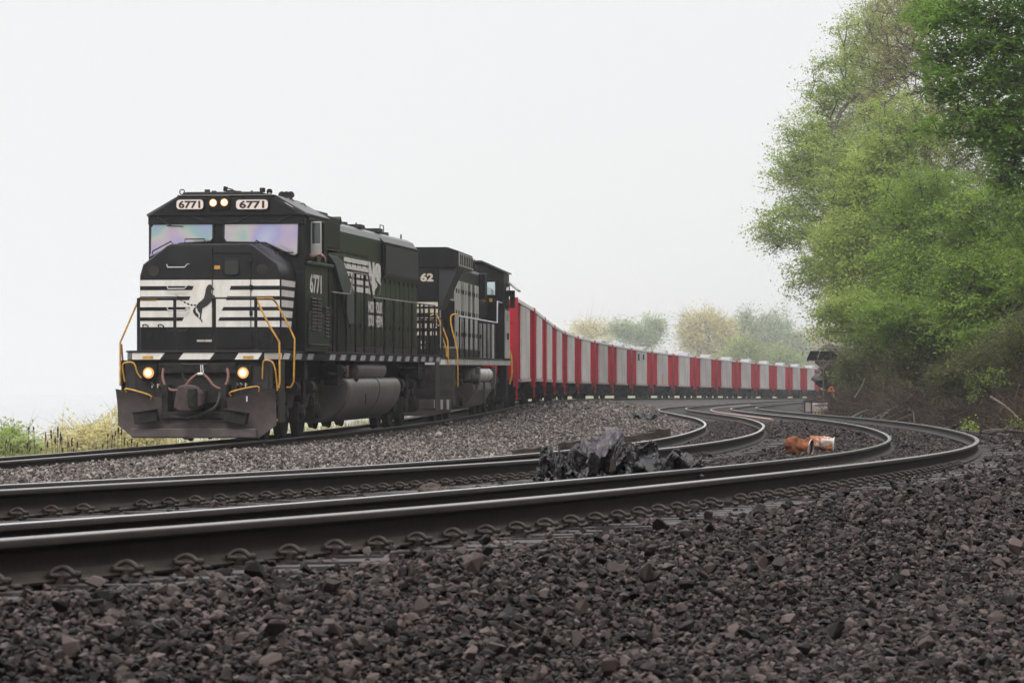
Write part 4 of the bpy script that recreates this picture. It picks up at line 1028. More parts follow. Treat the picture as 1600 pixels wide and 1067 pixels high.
yel('platform_grab_rail', [(-1.42, .1, 1.15), (-1.44, .02, 1.40), (-1.40, -.02, 1.50), (-1.22, -.02, 1.50), (-1.15, -.02, 1.32), (-1.08, .0, 1.22)]); yel('platform_grab_rail', [(1.24, .05, 1.2), (1.26, 0, 1.45), (1.30, -.03, 1.55), (1.44, -.03, 1.52), (1.50, .0, 1.35), (1.52, .1, .98)])
q = MB(); q.box(-1.42, 1.42, .12, .2, .75, 1.553)
pil = q.build('pilot_sheet', M['dust'], A1, bevel=.01)
q = MB()
for x in (-1.28, 1.28): q.prism([(x-.06+a_, b_) for a_, b_ in ((0, 1.0), (.12, 1.0), (.12, 1.36), (.08, 1.42), (.04, 1.42), (0, 1.36))], 'y', .105, .121)
q.build('pilot_slot', M['rubber'], pil)
for x, z in ((L1.front(170+278/4.444, 470+500/4.444, .0)[0], 1.30), (L1.front(170+935/4.444, 470+498/4.444, 0)[0], 1.30)):
    z = L1.front(232, 470+500/4.444, 0)[2]
    q = MB(); q.box(x-.14, x+.14, .03, .12, z-.14, z+.14); q.cyl((x, -.02, z), (x, .06, z), .125, 28); dl = q.build('ditch_light', M['dust_dark'], A1, bevel=.008)
    q = MB(); q.lathe([(.0, .105), (-.03, .10)], (x, -.02, z), 'y', 28); q.build('lamp_reflector_glow', M['reflector'], dl, smooth=True)
    q = MB(); q.lathe([(.0, .064), (-.014, .045), (-.02, .01)], (x, -.052, z), 'y', 28); q.build('lamp_lens', M['lens'], dl, smooth=True)
cp = MB(); ccx, ccz = 0.02, .86
cp.box(ccx-.14, ccx+.14, -.55, .15, ccz-.14, ccz+.13); cp.prism([(ccx-.30, ccz-.20), (ccx-.22, ccz+.20), (ccx-.05, ccz+.24), (ccx+.12, ccz+.20), (ccx+.23, ccz+.08), (ccx+.23, ccz-.16), (ccx+.05, ccz-.27), (ccx-.18, ccz-.26)], 'y', -.80, -.50)
cpl = cp.build('coupler', mat('rusty_coupler', (.070, .045, .038), .75, col2=(.030, .021, .019), vs=9, bump=.3, bs=20), A1, bevel=.03)
q = MB(); q.cyl((ccx+.08, -.83, ccz-.18), (ccx+.08, -.83, ccz+.16), .085, 14); q.box(ccx-.02, ccx+.1, -.85, -.72, ccz-.1, ccz+.1); q.build('knuckle', M['dust_dark'], cpl, bevel=.01)
q = MB(); q.box(-.75, .75, .02, .12, 1.30, 1.50); q.box(-.62, .62, -.30, .12, .45, .58); q.box(-.62, -.50, -.28, .12, .45, 1.1); q.box(.50, .62, -.28, .12, .45, 1.1); q.build('coupler_pocket', M['dust_dark'], A1, bevel=.02)
def fh(cx, cy, u=-.1): p = fl(cx, cy, u); return (p[0], u, p[2])
def hose(name, pts, r, m): g = MB(); g.tube(catmull([fh(*p) for p in pts], 6), r, 10); return g.build(name, m, A1, smooth=True)
h1 = hose('multiple_unit_hose', [(380, 470), (375, 530, -.15), (395, 590, -.2), (450, 622, -.25), (520, 600, -.25), (570, 545, -.25), (615, 510, -.2), (645, 506, -.2)], .026, M['hose'])
h2 = hose('multiple_unit_hose', [(655, 506, -.2), (690, 540, -.22), (730, 590, -.25), (775, 608, -.25), (815, 580, -.2), (830, 520, -.15), (822, 470)], .026, M['hose'])
q = MB(); q.tube([fh(618, 508, -.22), fh(655, 508, -.22)], .03, 8); q.tube([fh(640, 440, -.1), fh(640, 500, -.2)], .01, 5); q.tube([fh(652, 440, -.1), fh(656, 500, -.2)], .01, 5); q.build('hose_clamp', M['alu'], h1, smooth=True)
hose('brake_hose', [(775, 625, -.2), (765, 680, -.35), (745, 730, -.4), (700, 765, -.42), (620, 800, -.42), (540, 818, -.42)], .030, M['rubber'])
q = MB(); q.tube([fh(430, 803, -.4), fh(545, 815, -.42)], .022, 8); q.tube([fh(700, 765, -.44), fh(735, 745, -.44)], .035, 8); q.build('hose_coupling', M['dust'], A1, smooth=True)
for pts in ([(200, 650), (190, 690), (205, 725), (235, 735)], [(225, 650), (213, 690), (228, 722), (255, 730)], [(365, 560), (375, 640), (345, 690), (300, 745)], [(885, 570), (880, 640), (920, 700), (985, 720)], [(915, 575), (918, 650), (935, 690)], [(300, 560), (300, 590)], [(515, 500), (520, 540), (555, 555)], [(500, 430), (520, 440), (670, 440), (690, 430)]):
    hose('end_hose', pts, .017, M['rubber'])
for c in ((885, 580), (915, 580), (950, 580), (300, 585), (340, 585)):
    x, _, z = fh(*c, 0); q = MB(); q.cyl((x, .12, z), (x, .02, z), .022, 8); q.box(x-.01, x+.01, .0, .03, z-.05, z+.03); q.build('angle_cock', M['cream'], A1)
q = MB(); x, _, z = fh(966, 680, -.2); q.box(x-.012, x+.012, -.3, -.28, z-.05, z+.05); q.build('hose_tag', M['hatch'], A1)
# corner steps
for s_ in (-1, 1):
    q = MB(); q.box(s_*1.5 if s_ > 0 else -1.53, 1.53 if s_ > 0 else -1.5, .25, .75, .38, 1.553)
    for z in (.40, .72, 1.04, 1.36): q.box(s_*1.12 if s_ > 0 else -1.5, 1.5 if s_ > 0 else -1.12, .3, .72, z, z+.03)
    q.box(s_*1.1 if s_ > 0 else -1.14, 1.14 if s_ > 0 else -1.1, .25, .75, .38, 1.553); st_ = q.build('corner_steps', M['dust'], A1, bevel=.006)
    q = MB(); q.box(1.12 if s_ > 0 else -1.5, 1.5 if s_ > 0 else -1.12, .275, .298, .40, .45); q.build('step_edge', M['yellow'], st_)
    q = MB(); q.box(s_*1.5 if s_ > 0 else -1.52, 1.52 if s_ > 0 else -1.5, LEN-1.3, LEN-.6, .35, 1.553)
    for z in (.38, .75, 1.12): q.box(s_*1.15 if s_ > 0 else -1.5, 1.5 if s_ > 0 else -1.15, LEN-1.2, LEN-.65, z, z+.03)
    q.build('corner_steps', M['dust'], A1, bevel=.006)

# front handrails
hr = MB(); zr = fl(0, 5, .05)[2]; ftz = 1.735
zr = fc(300, 872, .05)[2]
def fx_(cx, u=.05): return fc(cx, 900, u)[0]
bar(hr, (fx_(208), .05, zr), (fx_(470), .05, zr), .018); bar(hr, (fx_(720), .05, zr), (fx_(1022), .05, zr), .018)
for cx in (208, 460, 735, 1022): hr.box(fx_(cx)-.028, fx_(cx)+.028, .03, .06, ftz, zr+.005)
hr.build('front_handrail', M['black'], A1)
chn = MB(); pa, pb = Vector((fx_(470), .04, fc(0, 850, .05)[2])), Vector((fx_(720), .04, fc(0, 855, .05)[2]))
for k in range(22):
    t = k/21; sag = .19*4*t*(1-t); p = pa.lerp(pb, t)-Vector((0, 0, sag)); chn.lathe([(-.004, .02), (.004, .02)], p, 'y' if k % 2 else 'z', 8)
chn.build('safety_chain', M['dust'], A1)
def rail_y(name, pts, m=M['yellow'], r=.019): g = MB(); g.tube(pts, r, 8); return g.build(name, m, A1, smooth=True)
def fp(cx, cy, u, low=True): p = (fl if low else fc)(cx, cy, u); return (p[0], u, p[2])
rail_y('corner_handrail', [fp(205, 890, .1, False), fp(80, 290, .15), fp(80, 590, .1)])
rail_y('corner_handrail', [(fx_(215), .1, zr-.03), (fx_(330), .1, zr-.03)])
rail_y('corner_handrail', [fp(88, 300, .55), fp(100, 450, .55), fp(100, 580, .55), fp(135, 605, .5)], M['hose'])
rail_y('corner_handrail', [fp(1022, 872, .05, False), fp(1110, 1050, .08, False), fp(1185, 285, .12), fp(1188, 560, .1), fp(1180, 605, .08)])
rail_y('corner_handrail', [fp(1022, 872, .06, False), fp(1135, 872, .5, False), fp(1165, 905, .7, False), fp(1240, 1040, .7, False), fp(1292, 265, .7), fp(1288, 420, .7), fp(1285, 560, .7), fp(1265, 600, .7), fp(1235, 600, .7)])
# side handrails along the walkway
hv = 1.47
sr = MB(); toppts = [(262, 683), (388, 705)], 
def sp(cx, cy): p = sd(cx, cy, hv); return (p[0], p[1], p[2])
A_, B_, C_, D_, E_, F_ = sp(262, 683), sp(388, 705), sp(412, 560), sp(515, 580), sp(540, 730), sp(870, 778)
ztop = (E_[2]+F_[2])/2; zhi = (C_[2]+D_[2])/2
sr.tube([(hv, A_[1], ztop), (hv, B_[1], ztop), (hv, C_[1], zhi), (hv, D_[1], zhi), (hv, E_[1], ztop), (hv, 20.2, ztop), (hv, 20.35, ztop-.5), (hv, 21.2, ztop-.5)], .019, 8)
sr.build('side_handrail', M['tank'], A1, smooth=True)
for cx in (268, 300, 360, 425, 475 if 0 else 487, 560, 625, 690, 755, 815, 872, 900, 935, 975, 1005):
    u = sd(cx, 800, hv)[1]
    if u > 21.2: continue
    h = ztop-.5 if u > 20.35 else (zhi if C_[1]-.05 < u < D_[1]+.05 else ztop)
    q = MB(); q.box(hv-.02, hv+.02, u-.03, u+.03, 1.735, h); q.build('handrail_post', M['black'], A1)
far = MB(); far.tube([(-hv, 5.3, ztop), (-hv, 20.2, ztop)], .019, 8)
for u in np.arange(5.4, 20.4, 1.6): far.box(-hv-.02, -hv+.02, u-.03, u+.03, 1.735, ztop)
far.build('side_handrail', M['black'], A1)
# rear coupler
q = MB(); q.box(-.13, .13, LEN-.2, LEN+.55, .74, 1.0); q.box(-.25, .25, LEN+.4, LEN+.7, .68, 1.05); q.build('coupler', M['dust_dark'], A1, bevel=.02)

# ------------------------------------------------------------------ engineer, arm out of the side window
def skin_body(name, pts, edges, radii, m, parent=None, root=0, sub=1):
    me = bpy.data.meshes.new(name); me.from_pydata([tuple(p) for p in pts], edges, []); me.materials.append(m)
    o = bpy.data.objects.new(name, me); COL.objects.link(o); o.parent = parent
    sk = o.modifiers.new('skin', 'SKIN'); sk.use_smooth_shade = True
    for i, r in enumerate(radii):
        sv = me.skin_vertices[0].data[i]; sv.radius = (r, r) if not isinstance(r, tuple) else r; sv.use_root = (i == root)
    s_ = o.modifiers.new('subdivision', 'SUBSURF'); s_.levels = sub; s_.render_levels = sub+1 if sub < 2 else 2
    return o
el = Vector(L1.front(485, 401, um+.20)); wr = Vector(L1.front(499.5, 396.8, um+.36)); tip = Vector(L1.front(508.8, 403, um+.42))
b = [(1.0, 4.2, 2.86), (1.02, 4.2, 3.1), (1.04, 4.15, 3.34), (1.04, 4.12, 3.47), (1.03, 4.08, 3.58), (1.02, 4.03, 3.70), (1.02, 4.02, 3.82),
     (1.24, 4.10, 3.38), tuple(el), tuple(el.lerp(wr, .45)), tuple(wr),
     (.82, 4.14, 3.40), (.76, 3.98, 3.14), (.86, 3.76, 3.00), (.86, 3.68, 2.98),
     (1.12, 4.0, 2.86), (1.12, 3.55, 2.86), (1.12, 3.5, 2.42), (.88, 4.0, 2.86), (.88, 3.55, 2.86), (.88, 3.5, 2.42)]
ed = [(0, 1), (1, 2), (2, 3), (3, 4), (4, 5), (5, 6), (2, 7), (7, 8), (8, 9), (9, 10), (2, 11), (11, 12), (12, 13), (13, 14), (0, 15), (15, 16), (16, 17), (0, 18), (18, 19), (19, 20)]
rd_ = [.16, .15, .16, .065, .075, .10, .085, .075, .048, .045, .032, .075, .05, .035, .03, .09, .07, .05, .09, .07, .05]
fd = (tip-wr).normalized(); sdv = fd.cross(Vector((0, 0, 1))).normalized()
hp = [wr+fd*.04, wr+fd*.085]
n0 = len(b); b += [tuple(p) for p in hp]; ed += [(10, n0), (n0, n0+1)]; rd_ += [(.024, .036), (.021, .038)]
for k, (dx, ln) in enumerate(((-.034, .072), (-.011, .084), (.012, .078), (.033, .060))):
    s0 = hp[1]+sdv*dx+fd*.018; s1 = s0+fd*ln*.45+Vector((0, 0, -ln*.30)); s2 = s1+fd*ln*.12+Vector((0, 0, -ln*.5))
    i = len(b); b += [tuple(s0), tuple(s1), tuple(s2)]; ed += [(n0+1, i), (i, i+1), (i+1, i+2)]; rd_ += [.0105, .0095, .0085]
i = len(b); s0 = hp[0]-sdv*.036+Vector((0, 0, -.01)); b += [tuple(s0), tuple(s0+fd*.045+Vector((0, 0, -.03)))]; ed += [(n0, i), (i, i+1)]; rd_ += [.012, .010]
person = skin_body('person', b, ed, rd_, M['skin'], None, 0, 1)
person.location = A1.location; person.rotation_euler = A1.rotation_euler
tag(person, 'person in a dark shirt in the cab, bare arm out of the side window', 'person')
shp = [b[0], b[1], b[2], b[7], tuple(Vector(b[7]).lerp(Vector(b[8]), .55)), b[11], tuple(Vector(b[11]).lerp(Vector(b[12]), .6))]
skin_body('shirt', shp, [(0, 1), (1, 2), (2, 3), (3, 4), (2, 5), (5, 6)], [.175, .17, .172, .09, .072, .09, .07], M['shirt'], person, 0, 1)
skin_body('hair', [(1.02, 4.06, 3.80), (1.02, 4.05, 3.87), (1.02, 4.12, 3.74)], [(0, 1), (0, 2)], [.10, .075, .08], M['hair'], person, 0, 1)
w0 = Vector(b[9]).lerp(Vector(b[10]), .85); q = MB(); q.tube([w0-Vector((0, .012, 0)), w0+Vector((0, .012, 0))], .046, 14); q.build('wristband', M['rubber'], person, smooth=True)

# ------------------------------------------------------------------ the second locomotive
A2 = empty('second_locomotive', (L2.x0, L2.y0, L2.z0), (math.atan(L2.g), 0, -L2.a), label='second black diesel locomotive coupled behind the lead one, with an overhanging radiator and yellow handrails', cat='locomotive', group='black diesel locomotives of the train')
LN2 = 20.0
def s2(cx, cy, v):   # side close-up (460,300)
    return L2.side(460+cx/4.4444, 300+cy/4.4444, v)
def f2(cx, cy, u): return L2.front(460+cx/4.4444, 300+cy/4.4444, u)
q = MB(); q.prism([(-1.3, 0), (1.3, 0), (1.5, .5), (1.5, LN2-.5), (1.3, LN2), (-1.3, LN2), (-1.5, LN2-.5), (-1.5, .5)], 'z', 1.50, 1.66); q.build('side_sill', M['silver'], A2, bevel=.01)
q = MB(); q.prism([(-1.32, -.02), (1.32, -.02), (1.52, .5), (1.52, LN2-.5), (1.3, LN2+.02), (-1.3, LN2+.02), (-1.52, LN2-.5), (-1.52, .5)], 'z', 1.662, 1.70); q.build('walkway', M['dust'], A2)
q = MB(); q.box(-.6, .6, .4, LN2-.4, 1.05, 1.498); q.box(-1.2, 1.2, .25, 1.2, .8, 1.498); q.build('underframe', M['dust_dark'], A2)
H2 = 1.02; EU = 1.0; CU = 16.3
q = MB(); q.prism(hsec(H2, 1.70, 4.30, .12), 'y', EU, CU); h2 = q.build('long_hood', M['black'], A2, bevel=.012)
mcv = mat('glossy_dark_side', (.035, .038, .040), .16, col2=(.09, .09, .085), vs=1.6, stretch=(1, 2.5, .15), spec=.8, bump=.04, bs=3)
u = 5.3; k = 0
while u < CU-.5:
    q = MB(); q.box(H2, H2+.014, u, u+.66, 1.95, 3.85); dd = q.build('hood_door', M['silver'] if k in (0, 1, 2, 4, 5, 7, 9, 10) else mcv, h2, bevel=.004)  # pale doors paint streaks of reflected sky on the black hood
    q = MB()
    for z in (2.3, 2.9, 3.5): q.box(H2+.014, H2+.04, u+.55, u+.60, z, z+.12)
    q.build('latch', M['dust_dark'], dd); u += .72; k += 1
q = MB(); q.box(H2, H2+.016, EU+.3, 5.2, 1.95, 3.3); q.build('side_screen_panel', M['silver'], h2)  # pale like the doors, painting sky reflected in the hood side
for uu in np.arange(1.6, 5.1, .42):
    q = MB(); q.box(H2+.016, H2+.05, uu, uu+.10, 2.0, 3.25); q.build('side_rib', M['dust_dark'], h2)
# overhanging radiator box
zA2 = L2.side(734.5, 424, 1.55)[2]; zB2 = L2.side(733.4, 401, 1.55)[2]; zN = L2.front(714, 392, 1.0)[2]
q = MB(); q.prism([(-1.55, zA2), (1.55, zA2), (1.55, zN), (1.25, zN+.10), (-1.25, zN+.10), (-1.55, zN)], 'y', EU-.02, 5.2); rb = q.build('radiator_box', M['black'], A2, bevel=.012)
q = MB(); q.box(1.55, 1.575, EU+.05, 5.15, zA2+.05, zN-.05)
rs = q.build('radiator_side_screen', M['silver'], rb)
for i in range(9):
    q = MB(); uu = EU+.2+i*.52; q.box(1.575, 1.60, uu, uu+.07, zA2+.08, zN-.08); q.build('screen_rib', M['dust'], rs)
q = MB(); q.prism([(H2-.02, 2.95), (H2+.03, 2.95), (1.54, zA2-.002), (H2-.02, zA2-.002)], 'y', EU+.05, EU+1.6); q.build('angled_air_intake', M['rubber'], A2)
# end face details: number, cream stripes, lamp
def fe(px, py): p = L2.front(px, py, EU); return p[0], p[2]
(x0_, z1_), (x1_, z0_) = fe(657, 427), fe(677.5, 440)
w_ = x1_-x0_
text_mesh('number_text', '62', x0_, x1_, z0_, z1_, M['cream'], h2, lambda a, b, t: (a, EU-.004-t, b), bold=.04)
for (ya, yb_) in ((472, 479), (482.5, 489), (496, 500), (505.5, 512.5), (518, 524)):
    z1_, z0_ = fe(660, ya)[1], fe(660, yb_)[1]; q = MB(); q.box(-H2+.01, H2-.01, EU-.008, EU-.002, z0_, z1_); q.build('cream_end_stripe', M['cream'], h2)
x, z = fe(661.5, 539); q = MB(); q.cyl((x, EU-.08, z), (x, EU, z), .17, 24); hl2 = q.build('headlight', M['dust_dark'], h2, smooth=True)
q = MB(); q.cyl((x-.0, EU-.09, z+.07), (x-.0, EU-.081, z+.07), .06, 18); q.cyl((x, EU-.09, z-.07), (x, EU-.081, z-.07), .06, 18); q.build('lamp_lens', mat('unlit_lamp_glass', (.75, .68, .6), .15), hl2)
q = MB()
for xx in (.55, .78): q.tube([(xx, EU-.05, 1.9), (xx, EU-.07, 3.0)], .02, 6)
q.build('end_grab_iron', M['dust_dark'], h2)
# cab (its rear wall faces the camera) and low nose
cz = lambda px, py: (lambda p: (p[0], p[2]))(L2.front(px, py, CU))
pk = cz(752, 409); pe = cz(785.5, 426)
CE = 18.3
(x0_, z1_), (x1_, z0_) = cz(759.5, 438), cz(774, 461)
q = MB()
for (ua, ub_, xa, xb) in ((CU, CU+.06, x0_, x1_), (CE-.06, CE, x0_-.25, x1_+.30)):
    q.prism([(-1.55, 1.70), (1.55, 1.70), (1.55, z0_), (-1.55, z0_)], 'y', ua, ub_)
    q.prism([(-1.55, z1_), (1.55, z1_), (1.55, pe[1]), (.85, pk[1]), (-.85, pk[1]), (-1.55, pe[1])], 'y', ua, ub_)
    q.box(-1.55, xa, ua, ub_, z0_, z1_); q.box(xb, 1.55, ua, ub_, z0_, z1_)
q.box(-1.55, -1.50, CU+.06, CE-.06, 1.70, pe[1]); q.box(1.50, 1.55, CU+.06, CE-.06, 1.70, pe[1])
cb2 = q.build('cab', M['black'], A2, bevel=.006)
q = MB(); q.prism([(.85, pk[1]), (1.60, pe[1]-.01), (1.62, pe[1]+.03), (.85, pk[1]+.04), (-.85, pk[1]+.04), (-1.62, pe[1]+.03), (-1.6, pe[1]-.01), (-.85, pk[1])], 'y', CU-.1, CE+.15); q.build('cab_roof', M['roof'], cb2)
q = MB(); g_ = [(x0_-.01, CU-.012, z0_-.01), (x1_+.01, CU-.012, z0_-.01), (x1_+.01, CU-.012, z1_+.01), (x0_-.01, CU-.012, z1_+.01)]; q.tube(g_+[g_[0]], .025, 6); wn2 = q.build('rear_window', M['rubber'], cb2)
gl = bpy.data.materials.new('thin_clear_glass'); gl.use_nodes = True; gn = gl.node_tree.nodes; gn.remove(gn['Principled BSDF']); ga = gn.new('ShaderNodeBsdfTransparent'); gb = gn.new('ShaderNodeBsdfGlossy'); gb.inputs['Roughness'].default_value = .05; gm_ = gn.new('ShaderNodeMixShader'); gm_.inputs[0].default_value = .12
ga.inputs[0].default_value = (.82, .90, .90, 1); gl.node_tree.links.new(ga.outputs[0], gm_.inputs[1]); gl.node_tree.links.new(gb.outputs[0], gm_.inputs[2]); gl.node_tree.links.new(gm_.outputs[0], gn['Material Output'].inputs['Surface'])
q = MB(); q.box(x0_, x1_, CU+.02, CU+.026, z0_, z1_); q.build('pane', gl, wn2)
x, z = cz(767, 469); q = MB(); q.box(x-.05, x+.05, CU-.012, CU-.002, z-.05, z+.06); q.build('orange_sticker', M['yellow'], cb2)
q = MB(); q.box(1.55, 1.575, CU+.15, CE-.05, 1.72, 3.2); q.build('cab_side_panel', M['silver'], cb2, bevel=.004)  # pale panel paints the sky's reflection along the cab side
q = MB(); q.box(1.57, 1.585, CU+.35, CU+1.5, 3.3, 3.95); q.build('side_window', M['glassdark'], cb2)
q = MB(); q.box(1.58, 1.74, CE-.15, CE-.10, 3.3, 3.85); q.build('mirror', M['dust'], cb2)
q = MB(); q.prism([(1.60, 4.10), (1.9, 3.85), (1.88, 3.80), (1.58, 4.05)], 'y', CU+1.0, CE+.3); q.build('awning', M['alu'], cb2)
q = MB(); q.prism([(1.70, 3.3) if 0 else (CE, 1.70), (LN2-.55, 1.70), (LN2-.5, 2.7), (CE+.5, 3.25), (CE, 3.25)], 'x', -1.3, 1.3); n2 = q.build('nose', M['silver'], A2, bevel=.03)  # pale nose colour stands for grazing sky reflection
x, z = cz(789, 486); q = MB(); q.prism([(CU+.9, 3.0), (CU+1.0, 2.86), (CU+1.1, 3.0), (CU+1.0, 3.14)], 'x', 1.576, 1.582); q.build('diamond_mark', M['rubber'], cb2)
for uu in (CU+.7, CU+1.1): 
    q = MB(); q.box(1.576, 1.60, uu, uu+.2, 2.3, 2.5); q.build('side_vent', M['rubber'], cb2)
q = MB()
for i in range(5):
    for j in range(3): q.box(H2+.30, H2+.31, 14.2+j*.5, 14.5+j*.5, 2.05+i*.12, 2.11+i*.12)
q.box(H2, H2+.30, 13.9, 15.9, 1.70, 2.75); q.build('battery_box', M['silver'], A2, bevel=.01)
q = MB(); q.box(-.5, .5, 5.6, 9.5, 4.30, 4.42); q.cyl((0, 11, 4.3), (0, 11, 4.55), .35, 18); q.box(-.4, .6, 12.5, 13.6, 4.3, 4.5); q.tube([(.3, 13, 4.5), (.3, 13, 4.75), (.3, 14, 4.75), (.3, 14, 4.5)], .02, 6); q.tube([(.5, 10, 4.3), (.5, 10.0, 4.6), (.8, 10.6, 4.6)], .03, 6); q.box(.2, .8, 14.6, 15.6, 4.3, 4.55); q.build('roof_equipment', M['dust_dark'], A2)
q = MB(); q.box(H2, 1.2, 13.4, 14.2, 3.5, 4.25); q.build('blower_duct', M['black'], A2, bevel=.02)
# handrails of the second locomotive
V2h = 1.47
def tub2(name, pts, m, r=.02): g = MB(); g.tube(pts, r, 8); return g.build(name, m, A2, smooth=True)
ff2 = lambda px, py, u: (lambda p: tuple(p))(L2.front(px, py, u))
tub2('corner_handrail', catmull([ff2(672, 493, .1), ff2(680, 491.5, .1), ff2(684, 495, .1), ff2(697, 525, .1), ff2(700, 540, .1), ff2(700.5, 590, .1)], 4), M['yellow'])
tub2('corner_handrail', catmull([ff2(682, 500, .5), ff2(688, 518, .5), ff2(697, 545, .5), ff2(699, 575, .5), ff2(699.5, 588, .5)], 4), M['yellow'])
P = [ff2(716, 491.5, .7), ff2(708, 491.5, .6), ff2(704.5, 496, .6), ff2(705.5, 510, .6), ff2(713, 540, .6), ff2(715, 556, .6), ff2(715.5, 604, .6)]
P = [(1.47+(p[0]-P[2][0])*.35 if 0 else p[0], p[1], p[2]) for p in P]
tub2('corner_handrail', catmull(P, 4), M['yellow'])
ra = L2.side(717, 492, V2h); rb_ = L2.side(769, 505, V2h); zt2 = (ra[2]+rb_[2])/2
g = MB(); g.tube([(V2h, ra[1], zt2), (V2h, 14.6, zt2), (V2h, 14.7, zt2+.65), (V2h, 17.6, zt2+.62)], .02, 8); g.build('side_handrail', M['hatch'], A2, smooth=True)
for uu in np.arange(ra[1]+.2, 15.0, 1.45):
    q = MB(); q.box(V2h-.02, V2h+.02, uu-.03, uu+.03, 1.70, zt2); q.build('handrail_post', M['black'], A2)
g = MB(); ze = ff2(690, 498, .1)[2]
ex = [ff2(p, 500, .1)[0] for p in (660, 668, 676, 684, 691)]
g.tube([(-1.3, .1, ze), (ex[-1], .1, ze)], .018, 7)
for x in ex+[-1.2, -.6]: g.box(x-.02, x+.02, .08, .12, 1.70, ze)
g.build('end_handrail', M['black'], A2)
for s_ in (-1, 1):
    q = MB(); x0_, x1_ = (1.18, 1.5) if s_ > 0 else (-1.5, -1.18)
    q.prism([(x0_, .40), (x1_, .40), (x1_, 1.498), (x0_-.25*s_, 1.498)], 'y', .0, .06)
    for z in (.42, .75, 1.1): q.box(x0_, x1_, .06, .55, z, z+.04)
    q.box(x1_-.02 if s_ > 0 else x0_, x1_ if s_ > 0 else x0_+.02, .06, .7, .42, 1.498)
    q.build('corner_steps', M['dust'], A2)
q = MB(); q.box(-1.4, 1.4, .05, .12, .65, 1.498); q.box(-.14, .14, -.6, .1, .74, 1.0); q.box(-.26, .26, -.78, -.5, .68, 1.05); q.build('pilot_sheet', M['dust_dark'], A2)
q = MB(); q.prism([(-.9, .18), (.9, .18), (1.45, .30), (1.45, .62), (-1.45, .62), (-1.45, .30)], 'y', -.12, -.02); q.build('pilot_plow', M['plow'], A2)
q = MB(); 
for x in (1.05, 1.22, 1.38): q.box(x-.03, x+.03, -.16, -.12, .35, .6)
q.build('hose_bracket', M['alu'], A2)
# fuel tank with twin round reservoirs
s3 = [(-1.40, 1.0), (-1.45, .8), (-1.15, .34), (-.8, .24), (.8, .24), (1.15, .34), (1.45, .8), (1.40, 1.0)]
q = MB(); q.prism(s3, 'y', 7.2, 13.2); q.build('fuel_tank', M['tank'], A2, bevel=.05)
for dz in (0, ):
    for x in (1.12, 1.40 if 0 else 1.34):
        q = MB(); q.lathe([(8.0, .05), (8.05, .16), (8.2, .2), (12.2, .2), (12.35, .16), (12.4, .05)], (x, 0, 1.22), 'y', 20); q.build('air_reservoir', M['silver'], A2, smooth=True)
for uu in (7.3, 12.8):
    q = MB(); q.prism([(1.1, .5), (1.50, .82), (1.56, 1.0), (1.56, 1.45), (1.44, 1.45), (1.44, 1.02), (1.05, .7)], 'y', uu, uu+.35); q.build('tank_bracket', M['tank'], A2, bevel=.015)
q = MB(); q.box(1.47, 1.51, 9.6, 9.9, .4, 1.0); q.cyl((1.4, 6.4, 1.1), (1.62, 6.4, 1.1), .13, 14); q.build('tank_fittings', M['rubber'], A2)
loco_truck(A2, 4.0, (-1.95, 0, 1.95)); loco_truck(A2, 16.2, (-1.95, 0, 1.95))
q = MB(); q.box(1.0, 1.45, 13.6, 14.4, .6, 1.45); q.box(1.2, 1.48, 18.0, 18.6, .5, 1.5); q.build('underfloor_equipment', M['dust_dark'], A2)

